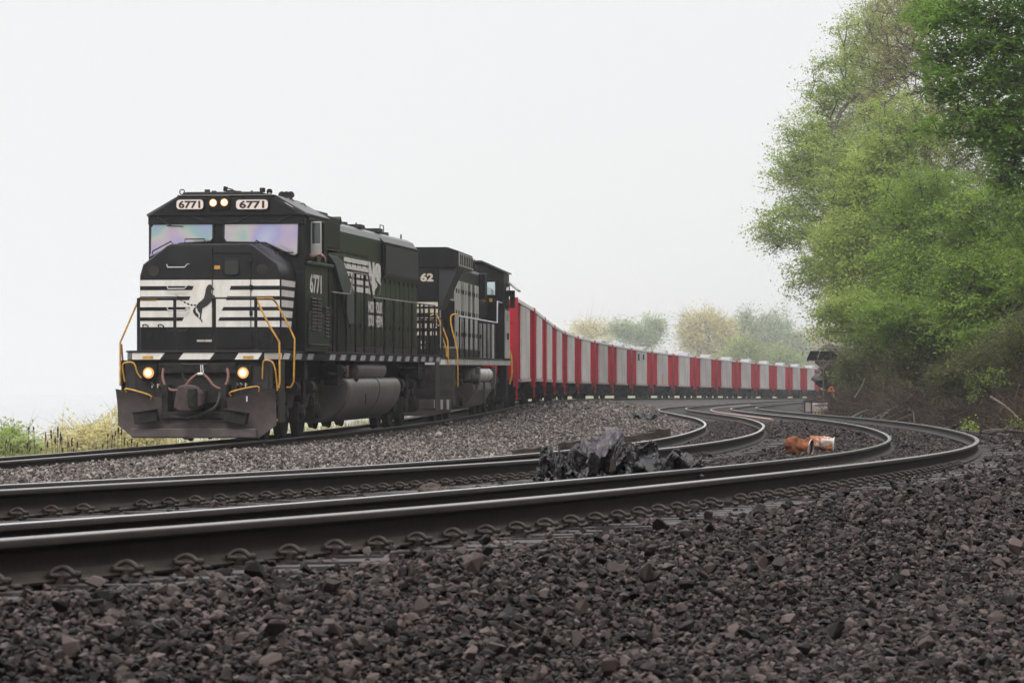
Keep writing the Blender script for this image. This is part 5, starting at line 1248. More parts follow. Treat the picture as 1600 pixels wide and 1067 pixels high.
# ------------------------------------------------------------------ hopper cars
BL = 15.9
def make_car():
    c = empty('hopper_car'); Wd = 1.58; z0, zt = .97, 3.66; a, b = .45, .45+BL
    n1, n2 = a+4.1, b-3.7
    for e, (ya, yb_) in enumerate(((a, a+.10), (b-.10, b))):
        q = MB(); q.box(-Wd+.04, Wd-.04, ya, yb_, 1.25, zt-.02)
        for x in (-1.0, -.5, 0, .5, 1.0): q.box(x-.05, x+.05, (ya-.08) if e == 0 else yb_, ya if e == 0 else yb_+.08, 1.25, zt-.02)
        for z in (2.0, 2.9): q.box(-Wd+.1, Wd-.1, (ya-.06) if e == 0 else yb_, ya if e == 0 else yb_+.06, z, z+.09)
        q.build('end_wall', M['red'], c, bevel=.006)
    for s_ in (-1, 1):
        X = lambda lo, hi: (lo, hi) if s_ > 0 else (-hi, -lo)
        q = MB(); q.box(*X(Wd-.05, Wd), a, n1, z0+.1, zt); q.box(*X(Wd-.05, Wd), n2, b, z0+.1, zt)
        for y in (a+.75, a+1.6, a+2.4, a+3.2, n2+.5, n2+1.3, n2+2.1, n2+2.9): q.box(*X(Wd, Wd+.05), y, y+.12, z0+.1, zt-.08)
        q.build('side_wall', M['red'], c, bevel=.006)
        q = MB(); q.box(*X(Wd-.05, Wd+.005), n1, n2, z0+.12, zt-.10)
        nr = 15
        for i in range(nr):
            y = n1+(n2-n1)*(i+.5)/nr; x0_, x1_ = X(Wd+.005, Wd+.065)
            if s_ > 0: q.prism([(Wd+.005, y-.16), (Wd+.07, y-.09), (Wd+.07, y+.09), (Wd+.005, y+.16)], 'z', z0+.14, zt-.12)
            else: q.prism([(-Wd-.005, y-.16), (-Wd-.005, y+.16), (-Wd-.07, y+.09), (-Wd-.07, y-.09)], 'z', z0+.14, zt-.12)
        q.build('centre_panel', M['grey'], c)
        q = MB(); q.box(*X(Wd-.06, Wd+.09), a+.12, b-.12, zt-.10, zt+.02); q.build('top_chord', M['chord'], c, bevel=.008)
        q = MB(); q.box(*X(Wd-.08, Wd+.085), n1-.4, n2+.6, z0, z0+.12); q.build('side_sill', M['pink'], c, bevel=.008)
        for y in (a+.02, b-.14):
            q = MB(); q.box(*X(Wd-.06, Wd+.10), y-.03, y+.15, z0-.15, zt+.05); q.build('corner_post', M['dred'], c, bevel=.008)
        for (y, zlo) in ((a+.22, .38), (b-.62, .75)):
            q = MB(); x = s_*(Wd+.12)
            for z in np.arange(zlo+.05, zt-.2, .37): q.tube([(x-s_*.11, y, z), (x, y, z), (x, y+.42, z), (x-s_*.11, y+.42, z)], .012, 5)
            q.box(*X(Wd+.02, Wd+.06), y-.02, y+.02, zlo, zt-.3); q.box(*X(Wd+.02, Wd+.06), y+.40, y+.44, zlo, zt-.3)
            q.build('ladder', M['red'], c)
        q = MB(); r = random.Random(4)
        for i in range(16):
            z = 3.2-i*.105; w = r.uniform(.08, .42)
            if i % 5 != 3: q.box(*X(Wd+.052, Wd+.056), n1-.52, n1-.52+w, z, z+.055)
        q.build('small_white_marking', M['white'], c)
        q = MB()
        for i in (2, 8, 12): y = n1+(n2-n1)*i/nr; q.box(*X(Wd+.006, Wd+.012), y-.05, y+.05, z0+.2, z0+.55)
        q.build('dark_stencil', M['dust_dark'], c)
    q = MB(); q.box(-Wd+.06, Wd-.06, a+.1, b-.1, zt-.35, zt-.30); q.build('load_surface', M['dust_dark'], c)
    q = MB(); q.box(-.15, .75, a+1.4, a+3.4, zt-.30, zt+.36); q.prism([(-.15, zt+.36), (.75, zt+.36), (.70, zt+.42), (-.10, zt+.42)], 'y', a+1.4, a+3.4); q.build('hatch_box', M['hatch'], c, bevel=.01)
    q = MB(); q.box(-.5, .5, a+3.1, a+6.2, .22, .5); q.box(-.5, .5, b-6.6, b-3.3, .24, .5); q.box(-.16, .16, a-.1, b+.1, .78, 1.08); q.build('centre_sill_and_blockers', M['dust_dark'], c)  # low boxes added to block bright strips under the car
    for y in (a+4.2, a+7.95, a+11.7):
        q = MB(); q.hexa([(-.75, y-.5, .28), (.75, y-.5, .28), (.75, y+.5, .28), (-.75, y+.5, .28), (-1.5, y-1.7, 1.1), (1.5, y-1.7, 1.1), (1.5, y+1.7, 1.1), (-1.5, y+1.7, 1.1)])
        q.box(-.8, .8, y-.06, y+.06, .2, .34); q.build('hopper_bay', M['dust_dark'], c)
    q = MB()
    for e, y in ((-1, a), (1, b)): q.box(-Wd+.05, Wd-.05, y-.02 if e > 0 else y-.06, y+.06 if e > 0 else y+.02, 1.02, 1.24)
    q.build('end_sill', M['dred'], c)
    for e, y in ((-1, a), (1, b)):
        q = MB(); q.box(-.11, .11, y-.5 if e < 0 else y, y if e < 0 else y+.5, .78, 1.0); q.box(-.19, .19, y-.5 if e < 0 else y+.32, y-.32 if e < 0 else y+.5, .7, 1.04); q.build('coupler', M['dust_dark'], c)
    q = MB(); q.lathe([(-.4, .05), (-.35, .18), (.35, .18), (.4, .05)], (.8, a+.7, 1.25), 'x', 14); q.tube([(1.2, a+.4, 1.1), (1.2, a+3, 1.0)], .03, 5); q.build('brake_reservoir', M['dust_dark'], c)
    for yc_ in (a+2.0, b-2.0):
        t = empty('truck', (0, yc_, 0)); t.parent = c
        for dy in (-.88, .88): wheelset(t, dy, .457)
        for s_ in (-1, 1):
            q = MB(); q.prism([(-1.12, .62), (-1.1, .40), (-.70, .40), (-.5, .25), (.5, .25), (.70, .40), (1.1, .40), (1.12, .62), (.9, .70), (.45, .82), (-.45, .82), (-.9, .70)], 'x', s_*(.93) if s_ > 0 else -1.07, 1.07 if s_ > 0 else -.93); q.build('side_frame', M['dust_dark'], t, bevel=.02)
            q = MB()
            for dy in (-.88, .88): q.cyl((s_*1.0, dy, .457), (s_*1.16, dy, .457), .10, 12)
            for dy in (-.2, 0, .2): q.cyl((s_*1.02, dy, .3), (s_*1.02, dy, .6), .07, 8)
            q.build('bearing_and_spring', M['dust'], t)
        q = MB(); q.box(-1.1, 1.1, -.2, .2, .5, .74); q.build('bolster', M['dust_dark'], t)
    return c
car0 = make_car()
grp = 'red and grey hopper cars of the train'
PITCH = 16.9
yy = 105.0; n = 0
dets = ['first, right behind the second locomotive, with a yellow hose hanging on its end ladder'] 
words_ = ['', 'second', 'third', 'fourth', 'fifth', 'sixth', 'seventh', 'eighth', 'ninth', 'tenth', 'eleventh', 'twelfth', 'thirteenth', 'fourteenth', 'fifteenth', 'sixteenth', 'seventeenth', 'eighteenth', 'nineteenth', 'twentieth']
YC = np.arange(80, 560, .25); arc = np.concatenate([[0], np.cumsum(np.hypot(np.diff(trainC(YC)), .25))])
a0_ = float(np.interp(yy, YC, arc))
for n in range(20):
    sa, sb = a0_+n*PITCH, a0_+(n+1)*PITCH
    ya, yb_ = np.interp([sa, sb], arc, YC)
    xa, xb = float(trainC(ya)), float(trainC(yb_)); za, zb_ = float(z3(ya))-.02, float(z3(yb_))-.02
    o = car0 if n == 0 else copy_tree(car0)
    o.location = (xa, ya, za); L_ = math.hypot(xb-xa, yb_-ya)
    o.rotation_euler = (math.atan2(zb_-za, L_), 0, -math.atan2(xb-xa, yb_-ya))
    if n == 0: lab = 'red and grey hopper car coupled directly behind the second locomotive'
    elif n == 19: lab = 'red and grey hopper car farthest along, half hidden behind the rocky bank'
    else: lab = words_[n]+' red and grey hopper car counted from the locomotives'
    tag(o, lab, 'hopper car', grp)
# details that set single cars apart
def own(n_, mb, name, m):
    tgt = [o for o in COL.objects if o.get('category') == 'hopper car'][n_]; mb.build(name, m, tgt)
cars = sorted([o for o in COL.objects if o.get('category') == 'hopper car'], key=lambda o: o.location.y)
q = MB(); q.tube(catmull([(1.2, .30, 2.3), (1.45, .22, 1.9), (1.5, .22, 1.3), (1.42, .25, .9)], 5), .03, 6); q.build('yellow_hose', M['yellow'], cars[0])
q = MB(); q.box(1.66, 1.67, 9.0, 10.2, 2.95, 3.35); q.box(1.66, 1.67, 5.0, 6.2, 2.85, 3.35); q.build('dark_patch', M['dust_dark'], cars[8])
q = MB(); q.box(1.66, 1.67, 7.4, 8.2, 1.15, 1.9); q.build('orange_patch', mat('orange_patch', (.7, .2, .03), .6), cars[9])

# ------------------------------------------------------------------ vegetation
def leafmat(name, c1_, c2_, sc_=.6, trans=.42):
    return mat(name, c1_, .55, col2=c2_, vs=sc_, trans=trans, spec=.12, contrast=(.38, .62))  # darker second tone paints clump contrast like shaded gaps
LF = {
 'light': leafmat('spring_leaf_light', (.40, .49, .13), (.22, .30, .068), .4, .5),
 'mid': leafmat('spring_leaf_mid', (.27, .39, .07), (.105, .175, .030), .45, .48),
 'deep': leafmat('maple_leaf_deep', (.24, .38, .065), (.095, .195, .035), 1.2, .52),
 'bud': leafmat('reddish_bud', (.42, .41, .15), (.27, .23, .10)),
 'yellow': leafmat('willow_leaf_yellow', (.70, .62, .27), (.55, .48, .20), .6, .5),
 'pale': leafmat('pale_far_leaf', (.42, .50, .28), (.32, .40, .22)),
 'bright': leafmat('fresh_leaf_bright', (.38, .46, .09), (.24, .32, .06)),
 'shade': leafmat('undergrowth_leaf', (.14, .155, .045), (.085, .095, .030), .8),
}
def leaf_cloud(C, per, spread, flat, leaf, r, tilt=.55, droop=0):
    """C (n,3) cluster centres -> quads"""
    n = len(C); idx = np.repeat(np.arange(n), per); N = len(idx)
    d = r.normal(0, 1, (N, 3)); d[:, 2] *= flat
    # every cluster is a tilted spray
    ax = r.normal(0, .35, (n, 2))[idx]
    P = C[idx]+d*spread*r.uniform(.6, 1.15, (n, 1))[idx]
    P[:, 2] += (d[:, 0]*ax[:, 0]+d[:, 1]*ax[:, 1])*spread-droop*(d[:, 0]**2+d[:, 1]**2)*spread*.25
    nrm = r.normal(0, tilt, (N, 3)); nrm[:, 2] += 1.0; nrm /= np.linalg.norm(nrm, axis=1, keepdims=True)
    a = r.normal(0, 1, (N, 3)); a -= nrm*np.sum(a*nrm, 1, keepdims=True); a /= np.linalg.norm(a, axis=1, keepdims=True)
    b = np.cross(nrm, a); s = leaf*r.uniform(.6, 1.35, (N, 1))
    V = np.stack([P-a*s*.5, P+b*s*.30-a*s*.05+nrm*s*.08, P+a*s*.55, P-b*s*.30-a*s*.05+nrm*s*.08], 1).reshape(-1, 3)
    return V, np.arange(N*4)

def tree_obj(name, label, cat, base, lobes, nodes, per, leaf, lm, seed, trunk=.22, spread=.55, flat=.45, group=None, bark=None, stems=1, bare=0, outward=2.4, droop=.3, tilt=.55, lean=None, twig_r=.012, inner=.25):
    r = np.random.default_rng(seed); base = np.array(base, float)
    lobes = np.array(lobes, float); vol = np.prod(lobes[:, 3:6], 1)**.75; vol /= vol.sum()
    li = r.choice(len(lobes), nodes, p=vol); u = r.normal(0, 1, (nodes, 3)); u /= np.linalg.norm(u, axis=1, keepdims=True)
    C = lobes[li, :3]+u*(r.uniform(inner, 1, (nodes, 1))**(1/outward))*lobes[li, 3:6]
    ctr = np.average(lobes[:, :3], axis=0, weights=vol); low = lobes[:, 2].min()-lobes[:, 5].min()*.6
    # trunk
    pts = [base]; par = [-1]; 
    tp = np.array([ctr[0]*.75+base[0]*.25, ctr[1]*.75+base[1]*.25, ctr[2]+.25*(lobes[:, 2].max()-ctr[2])])
    if lean is not None: tp = np.array(lean)
    K = 9
    for k in range(1, K+1):
        t = k/K; p = base*(1-t)+tp*t; p = p+np.array([r.normal(0, .12), r.normal(0, .12), 0])*t*(1-t)*4*np.linalg.norm(tp-base)*.12
        pts.append(p); par.append(len(pts)-2)
    trunk_n = len(pts)
    order = np.argsort(np.linalg.norm(C-tp, axis=1)*.6+np.linalg.norm(C-(base+tp)/2, axis=1)*.4)
    A = np.array(pts); start = max(1, K//3); depth = [0]*len(pts)
    PA = np.zeros((trunk_n+2*nodes+5, 3)); PA[:trunk_n] = A; cnt = trunk_n; leafid = []
    ndep = np.zeros(len(PA)); 
    for i in order:
        c = C[i]; d = np.linalg.norm(PA[start:cnt]-c, axis=1)+ndep[start:cnt]*.35+np.maximum(0, PA[start:cnt, 2]-c[2])*.5
        j = int(np.argmin(d))+start; L = np.linalg.norm(PA[j]-c)
        if L > 1.1:   # bent middle point
            mid = PA[j]*.45+c*.55+r.normal(0, .07*L, 3); PA[cnt] = mid; par.append(j); ndep[cnt] = ndep[j]+.35; j = cnt; cnt += 1
        PA[cnt] = c; par.append(j); ndep[cnt] = ndep[j]+.5; leafid.append(cnt); cnt += 1
    w = np.zeros(cnt)
    for k in leafid: w[k] = 1
    for k in range(cnt-1, 0, -1): w[par[k]] += w[k]
    rad = trunk*(w/max(w[1], 1))**.46; rad = np.maximum(rad, twig_r)
    V = []; Fq = []; n = 0
    for k in range(1, cnt):
        p0, p1 = PA[par[k]], PA[k]; m_ = 6 if rad[k] > .06 else 3
        d = p1-p0; L = np.linalg.norm(d)
        if L < 1e-5: continue
        d /= L; a = np.cross(d, [0, 0, 1.]) if abs(d[2]) < .95 else np.cross(d, [1., 0, 0]); a /= np.linalg.norm(a); b = np.cross(d, a)
        th = np.arange(m_)*2*math.pi/m_; ring = np.cos(th)[:, None]*a+np.sin(th)[:, None]*b
        r0 = min(rad[par[k]], rad[k]*1.5); V.append(p0+ring*r0); V.append(p1+ring*rad[k])
        Fq += [(n+i, n+(i+1) % m_, n+m_+(i+1) % m_, n+m_+i) for i in range(m_)]; n += 2*m_
    # fine bare twigs around the outermost nodes
    root = empty(name, tuple(base), label=label, cat=cat, group=group)
    tw = []; 
    nt = int(nodes*(2.2+bare*4)); ids = r.choice(leafid, nt)
    for k in ids:
        p0 = PA[k]; dr = PA[k]-ctr; dr = dr/(np.linalg.norm(dr)+1e-6)*.9+r.normal(0, .55, 3); L = r.uniform(.5, 1.5)*spread*1.5
        p1 = p0+dr*L; rr = twig_r*.8; a = np.cross(dr, [.3, .2, 1]); a /= np.linalg.norm(a)+1e-9; b = np.cross(dr/np.linalg.norm(dr), a)
        V.append(np.array([p0+a*rr, p0-a*rr*.5+b*rr, p0-a*rr*.5-b*rr, p1, ])); Fq += [(n, n+1, n+3), (n+1, n+2, n+3), (n+2, n, n+3)]; n += 4
    me = bpy.data.meshes.new('trunk'); me.from_pydata((np.concatenate(V)-base).tolist(), [], Fq)
    link_mesh('trunk', me, bark or M['bark'], root)
    Lc = C[order][:int(nodes*(1-bare))] if bare == 0 else C[r.permutation(nodes)[:int(nodes*(1-bare))]]
    Vl, lo = leaf_cloud(Lc, per, spread, flat, leaf, r, tilt, droop)
    fast_mesh('crown', Vl-base, lo, 4, lm, root)
    return root

def W(px, py, d): return (px-800)/F*d, d, (606-py)/F*d
def lobe(px, py, d, rx, ry, rd=None):
    x, y, z = W(px, py, d); k = d/F; return (x, y, z, rx*k, (rd or rx)*k, ry*k)
def hill_base(px, d):
    x = (px-800)/F*d; return (x, d, gz(x, d)-.2)

wood = 'trees on the wooded bank'
T = tree_obj
T('oak_tree', 'tall pale green tree leaning out farthest left from the wooded bank', 'tree', hill_base(1385, 212),
  [lobe(1290, 290, 212, 78, 95), lobe(1225, 352, 210, 55, 40), lobe(1262, 225, 214, 42, 70), lobe(1315, 140, 216, 55, 75), lobe(1290, 430, 208, 62, 62), lobe(1340, 360, 212, 60, 80), lobe(1345, 60, 218, 40, 50), lobe(1230, 270, 214, 38, 42)],
  680, 92, .175, LF['light'], 3, .34, .62, .26, wood, inner=.12, outward=1.7)
T('oak_tree', 'tall reddish budding tree with bare branches near the top edge, behind the maple', 'tree', hill_base(1470, 178),
  [lobe(1400, 60, 178, 60, 75), lobe(1450, 130, 178, 70, 90), lobe(1380, 180, 180, 55, 70), lobe(1440, 15, 180, 70, 50), lobe(1500, 220, 176, 60, 80)],
  600, 54, .125, LF['bud'], 8, .30, .60, .4, wood, bare=.35, inner=.1, outward=1.7, twig_r=.016)
T('beech_tree', 'light green layered tree in the middle of the wooded bank', 'tree', hill_base(1440, 165),
  [lobe(1350, 300, 165, 72, 95), lobe(1400, 220, 167, 70, 80), lobe(1330, 400, 163, 62, 80), lobe(1395, 420, 163, 70, 90), lobe(1330, 490, 160, 55, 48), lobe(1400, 330, 164, 60, 70)],
  700, 96, .150, LF['light'], 5, .30, .55, .22, wood, inner=.1, outward=1.7)
T('beech_tree', 'mid green layered tree right of the pale leaning tree, low over the bank', 'tree', hill_base(1500, 138),
  [lobe(1450, 330, 138, 85, 85), lobe(1430, 430, 136, 85, 80), lobe(1500, 400, 138, 80, 100), lobe(1400, 500, 134, 75, 45), lobe(1480, 510, 134, 80, 40)],
  700, 96, .130, LF['mid'], 6, .28, .48, .20, wood, inner=.1, outward=1.7)
T('beech_tree', 'green tree with drooping sprays under the dark maple', 'tree', hill_base(1600, 118),
  [lobe(1540, 370, 118, 80, 90), lobe(1590, 440, 116, 80, 100), lobe(1520, 460, 116, 80, 70), lobe(1590, 330, 120, 60, 60), lobe(1560, 530, 114, 70, 36)],
  650, 96, .115, LF['mid'], 7, .26, .42, .20, wood, inner=.1, outward=1.7)
T('maple_tree', 'nearest maple with deep green leaves hanging in from the top right corner', 'tree', (17.5, 92, gz(17.5, 92)-.2),
  [lobe(1500, 40, 88, 55, 55, 70), lobe(1560, 90, 88, 70, 70, 80), lobe(1480, 130, 88, 38, 30, 40), lobe(1465, 90, 89, 30, 25, 40), lobe(1530, 190, 88, 50, 42, 60), lobe(1590, 210, 88, 60, 75, 70), lobe(1575, 270, 88, 38, 38, 40), lobe(1600, -20, 88, 110, 60, 80), lobe(1660, 120, 90, 80, 180, 90), lobe(1455, 195, 89, 30, 16, 30), lobe(1440, 30, 90, 26, 22, 30), lobe(1480, 5, 89, 60, 26, 40)],
  620, 66, .135, LF['deep'], 9, .26, .30, .26, wood, inner=.15, outward=1.8, droop=.5, tilt=.45)
T('maple_tree', 'slim yellow-green maple at the right edge of the frame below the dark one', 'tree', hill_base(1640, 100),
  [lobe(1600, 360, 100, 32, 50), lobe(1598, 430, 99, 26, 40), lobe(1640, 330, 100, 40, 90)],
  130, 46, .12, LF['mid'], 10, .10, .30, .3, wood, tilt=.5)
T('oak_tree', 'hazy tree filling the back of the bank behind the layered trees', 'tree', hill_base(1480, 240),
  [lobe(1420, 300, 235, 90, 120), lobe(1500, 250, 235, 90, 130), lobe(1560, 200, 235, 90, 160), lobe(1370, 420, 230, 70, 110), lobe(1470, 430, 230, 90, 90)],
  520, 80, .20, LF['mid'], 12, .36, 1.0, .45, wood, inner=.1)
T('oak_tree', 'small dark-leaved tree at the left foot of the wooded bank above the equipment box', 'tree', hill_base(1345, 196),
  [lobe(1300, 505, 196, 28, 26), lobe(1335, 480, 196, 40, 40), lobe(1350, 530, 194, 34, 26)],
  150, 44, .20, LF['mid'], 13, .14, .50, .4, wood, inner=.1)
T('oak_tree', 'pale green thin tree at the very top of the bank', 'tree', hill_base(1420, 225),
  [lobe(1370, 95, 225, 60, 60), lobe(1330, 200, 225, 60, 80), lobe(1400, 20, 225, 60, 40), lobe(1300, 250, 224, 50, 60)],
  520, 66, .14, LF['light'], 14, .26, .65, .3, wood, inner=.1)
# shrubs over the slope
shr = 'shrubs on the shaded slope'
slabs = ['dark shrub on the slope above the equipment box, leftmost of the slope shrubs', 'dark green shrub on the slope between the leftmost and the middle one', 'dark leafy shrub in the middle of the slope', 'shaded shrub high on the slope under the layered trees', 'shaded shrub low on the slope above the fallen branches', 'dark shrub near the right edge above the rail bend', 'broad dark shrub at the right edge of the frame']
for i, (px, py, d, rx, ry) in enumerate(((1345, 575, 176, 40, 26), (1392, 545, 160, 48, 32), (1440, 560, 140, 52, 34), (1480, 520, 135, 60, 40), (1500, 590, 122, 50, 28), (1550, 570, 112, 50, 40), (1600, 545, 108, 55, 55))):
    x, y, z = W(px, py, d); g_ = gz(x, y); 
    T('slope_shrub', slabs[i], 'shrub', (x+.2, y, min(g_, z-.4)), [lobe(px, py, d, rx, ry, rx*.8)], 230, 26, .13*d/130, LF['shade'], 30+i, .05, .34*d/130, .5, shr, bare=.25, inner=.05, outward=2.0, twig_r=.008)
lab_ = {0: 'yellow-green weedy plant low beside the rail bend', 1: 'bright green sapling on the slope at the right edge', 2: 'small bright sapling halfway up the slope', 3: 'yellow-green plant at the right edge near the fallen log', 4: 'tiny bright plant on the rock by the sign post'}
for i, (px, py, d, rx, ry) in enumerate(((1516, 668, 88, 12, 11), (1552, 590, 104, 16, 16), (1522, 604, 110, 10, 24), (1592, 662, 96, 14, 12), (1310, 588, 190, 16, 7))):
    x, y, z = W(px, py, d); g_ = gz(x, y)
    T('leafy_sapling', lab_[i], 'sapling', (x, y, min(g_, z-.25)), [lobe(px, py, d, rx, ry)], 16, 12, .09 if d < 150 else .14, LF['mid'] if i in (1, 2, 4) else LF['bright'], 50+i, .012, .13*d/100, .5, 'bright saplings on the slope', twig_r=.005)
# ferny dead sticks covering the slope (stuff)
N = 15000; d_ = rng.uniform(72, 235, N)**1; off_ = 4.6+rng.exponential(3.6, N); x_ = c1(d_)+off_
V = []; Fq = []; n = 0
k_ = np.abs(x_/d_) < .20
for x, y in zip(x_[k_], d_[k_]):
    z = gz(x, y); L = rng.uniform(.4, 1.7); a = rng.normal(0, 1, 3); a[2] = abs(a[2])*.8-.1; a[0] -= .35; a /= np.linalg.norm(a)
    rr = rng.uniform(.006, .018)*(1+y/220); p0 = np.array([x, y, z-.05]); p1 = p0+a*L+[0, 0, -.05]; m_ = (p0+p1)/2+rng.normal(0, .1, 3)*L; s = np.cross(a, [0.1, 1, .2]); s /= np.linalg.norm(s); t = np.cross(a, s)
    for p, q_ in ((p0, 1.), (m_, .8), (p1, .3)): V += [p+s*rr*q_, p-s*rr*q_*.5+t*rr*q_, p-s*rr*q_*.5-t*rr*q_]
    for e_ in (0, 3): Fq += [(n+e_+i, n+e_+(i+1) % 3, n+e_+3+(i+1) % 3, n+e_+3+i) for i in range(3)]
    n += 9
me = bpy.data.meshes.new('brushwood'); me.from_pydata(np.array(V).tolist(), [], Fq); o = link_mesh('brushwood', me, mat('dead_brush', (.115, .080, .055), .85, col2=(.035, .025, .018), vs=.7, spec=.1)); tag(o, 'tangle of dead brown brushwood covering the slope', kind='stuff')
# low leafy ground cover on the slope
N = 2600; d_ = rng.uniform(80, 230, N); x_ = c1(d_)+6.0+rng.exponential(5, N); k_ = np.abs(x_/d_) < .2
Cc = np.array([(x, y, gz(x, y)+rng.uniform(.1, .9)) for x, y in zip(x_[k_], d_[k_])])
Vl, lo = leaf_cloud(Cc, 16, .34, .5, .15, rng); o = fast_mesh('undergrowth', Vl, lo, 4, LF['shade']); tag(o, 'sparse dull green undergrowth on the slope', kind='stuff')
# far trees beyond the hopper cars
ft = 'hazy trees beyond the hopper cars'
def far_tree(name, lab, px, py, d, rx, ry, lm, seed, nodes=300, lobes=None, lf=.55):
    k_ = 1.35; d = d*k_; rx *= 1.12; ry *= 1.18; py -= 5
    if lobes: lobes = [(a*k_, b*k_, c*k_, e*k_, f*k_, g*k_) for a, b, c, e, f, g in lobes]
    rr_ = random.Random(seed); lob = lobes or [lobe(px+rx*.82*math.cos(t)*rr_.uniform(.5, 1), py+ry*.8*math.sin(t)*rr_.uniform(.4, 1)+ry*.15, d, rx*rr_.uniform(.26, .48), ry*rr_.uniform(.25, .45)) for t in [rr_.uniform(0, 6.28) for _ in range(15)]]+[lobe(px, py+ry*.3, d, rx*.7, ry*.5)]
    x, y, z = W(px, py, d)
    T(name, lab, 'tree', (x, y, -3.2 if x > 6 else -11.2), lob, nodes, 26, lf*d/800, lm, seed, .5*d/800, 1.5*d/800, .6, ft, inner=.05, outward=1.8, twig_r=.05*d/800, tilt=.8)
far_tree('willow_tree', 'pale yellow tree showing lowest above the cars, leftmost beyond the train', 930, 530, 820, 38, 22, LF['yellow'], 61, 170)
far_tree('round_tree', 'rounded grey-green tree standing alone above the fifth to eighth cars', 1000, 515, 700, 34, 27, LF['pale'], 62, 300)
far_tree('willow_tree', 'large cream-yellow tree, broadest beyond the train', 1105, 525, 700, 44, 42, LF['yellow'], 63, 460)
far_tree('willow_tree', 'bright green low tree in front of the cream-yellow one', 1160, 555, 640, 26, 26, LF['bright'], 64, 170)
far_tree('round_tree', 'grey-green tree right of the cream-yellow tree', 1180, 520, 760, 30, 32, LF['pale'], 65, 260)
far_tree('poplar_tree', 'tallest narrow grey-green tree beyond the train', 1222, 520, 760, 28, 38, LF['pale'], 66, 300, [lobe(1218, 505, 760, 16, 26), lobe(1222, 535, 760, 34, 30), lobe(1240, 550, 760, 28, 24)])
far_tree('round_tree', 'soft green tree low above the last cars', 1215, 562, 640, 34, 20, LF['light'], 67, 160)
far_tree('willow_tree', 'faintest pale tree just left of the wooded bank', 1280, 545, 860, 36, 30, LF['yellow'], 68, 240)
# trees below the bank on the left
def left_tree(lab, px, py, d, rx, ry, lm, seed, nodes, lobes=None):
    x, y, z = W(px, py, d)
    T('willow_tree', lab, 'tree', (x, y, -12.8), lobes or [lobe(px, py, d, rx, ry), lobe(px-rx*.6, py+ry*.5, d, rx*.5, ry*.6), lobe(px+rx*.6, py+ry*.3, d, rx*.6, ry*.8)], nodes, 40, .22*d/200, lm, seed, .2, .55*d/200, .5, 'trees standing low beyond the train at the left', inner=.05, outward=1.8, tilt=.8, bare=.05, twig_r=.02)
left_tree('yellow willow at the left, behind the dry stalks and the plow', 175, 690, 260, 90, 48, LF['yellow'], 71, 420, [lobe(195, 695, 260, 62, 56), lobe(120, 700, 260, 52, 44), lobe(90, 720, 260, 40, 40), lobe(240, 705, 260, 50, 60)])
left_tree('green tree at the left edge of the frame', 12, 705, 210, 48, 44, LF['bright'], 72, 200)
left_tree('yellow-green willow showing under the lead locomotive', 330, 715, 300, 120, 36, LF['yellow'], 73, 330, [lobe(300, 715, 300, 70, 42), lobe(400, 712, 300, 80, 46), lobe(510, 700, 300, 80, 50), lobe(620, 690, 300, 70, 50)])
# dry stalks beside the far rail
sk = 'dry seed stalks by the far rail'
rs_ = random.Random(5); mst = mat('dry_stalk', (.045, .033, .024), .9)
PXS = [(8, 688), (14, 692), (21, 700), (28, 702), (45, 668), (47, 700), (55, 666), (42, 692), (70, 676), (73, 690), (82, 672), (86, 685), (90, 666), (93, 676), (96, 682), (98, 700), (105, 690), (112, 684), (115, 702), (120, 690), (160, 694), (168, 678), (174, 680), (178, 674), (184, 668), (190, 670), (193, 684), (198, 690), (205, 686), (214, 692), (63, 700), (150, 700), (230, 690), (245, 694)]
ords = ['first', 'second', 'third', 'fourth', 'fifth', 'sixth', 'seventh', 'eighth', 'ninth', 'tenth', 'eleventh', 'twelfth', 'thirteenth', 'fourteenth', 'fifteenth', 'sixteenth', 'seventeenth', 'eighteenth', 'nineteenth', 'twentieth']
ords += ['twenty-'+o for o in ords[:9]]+['thirtieth']+['thirty-'+o for o in ords[:9]]
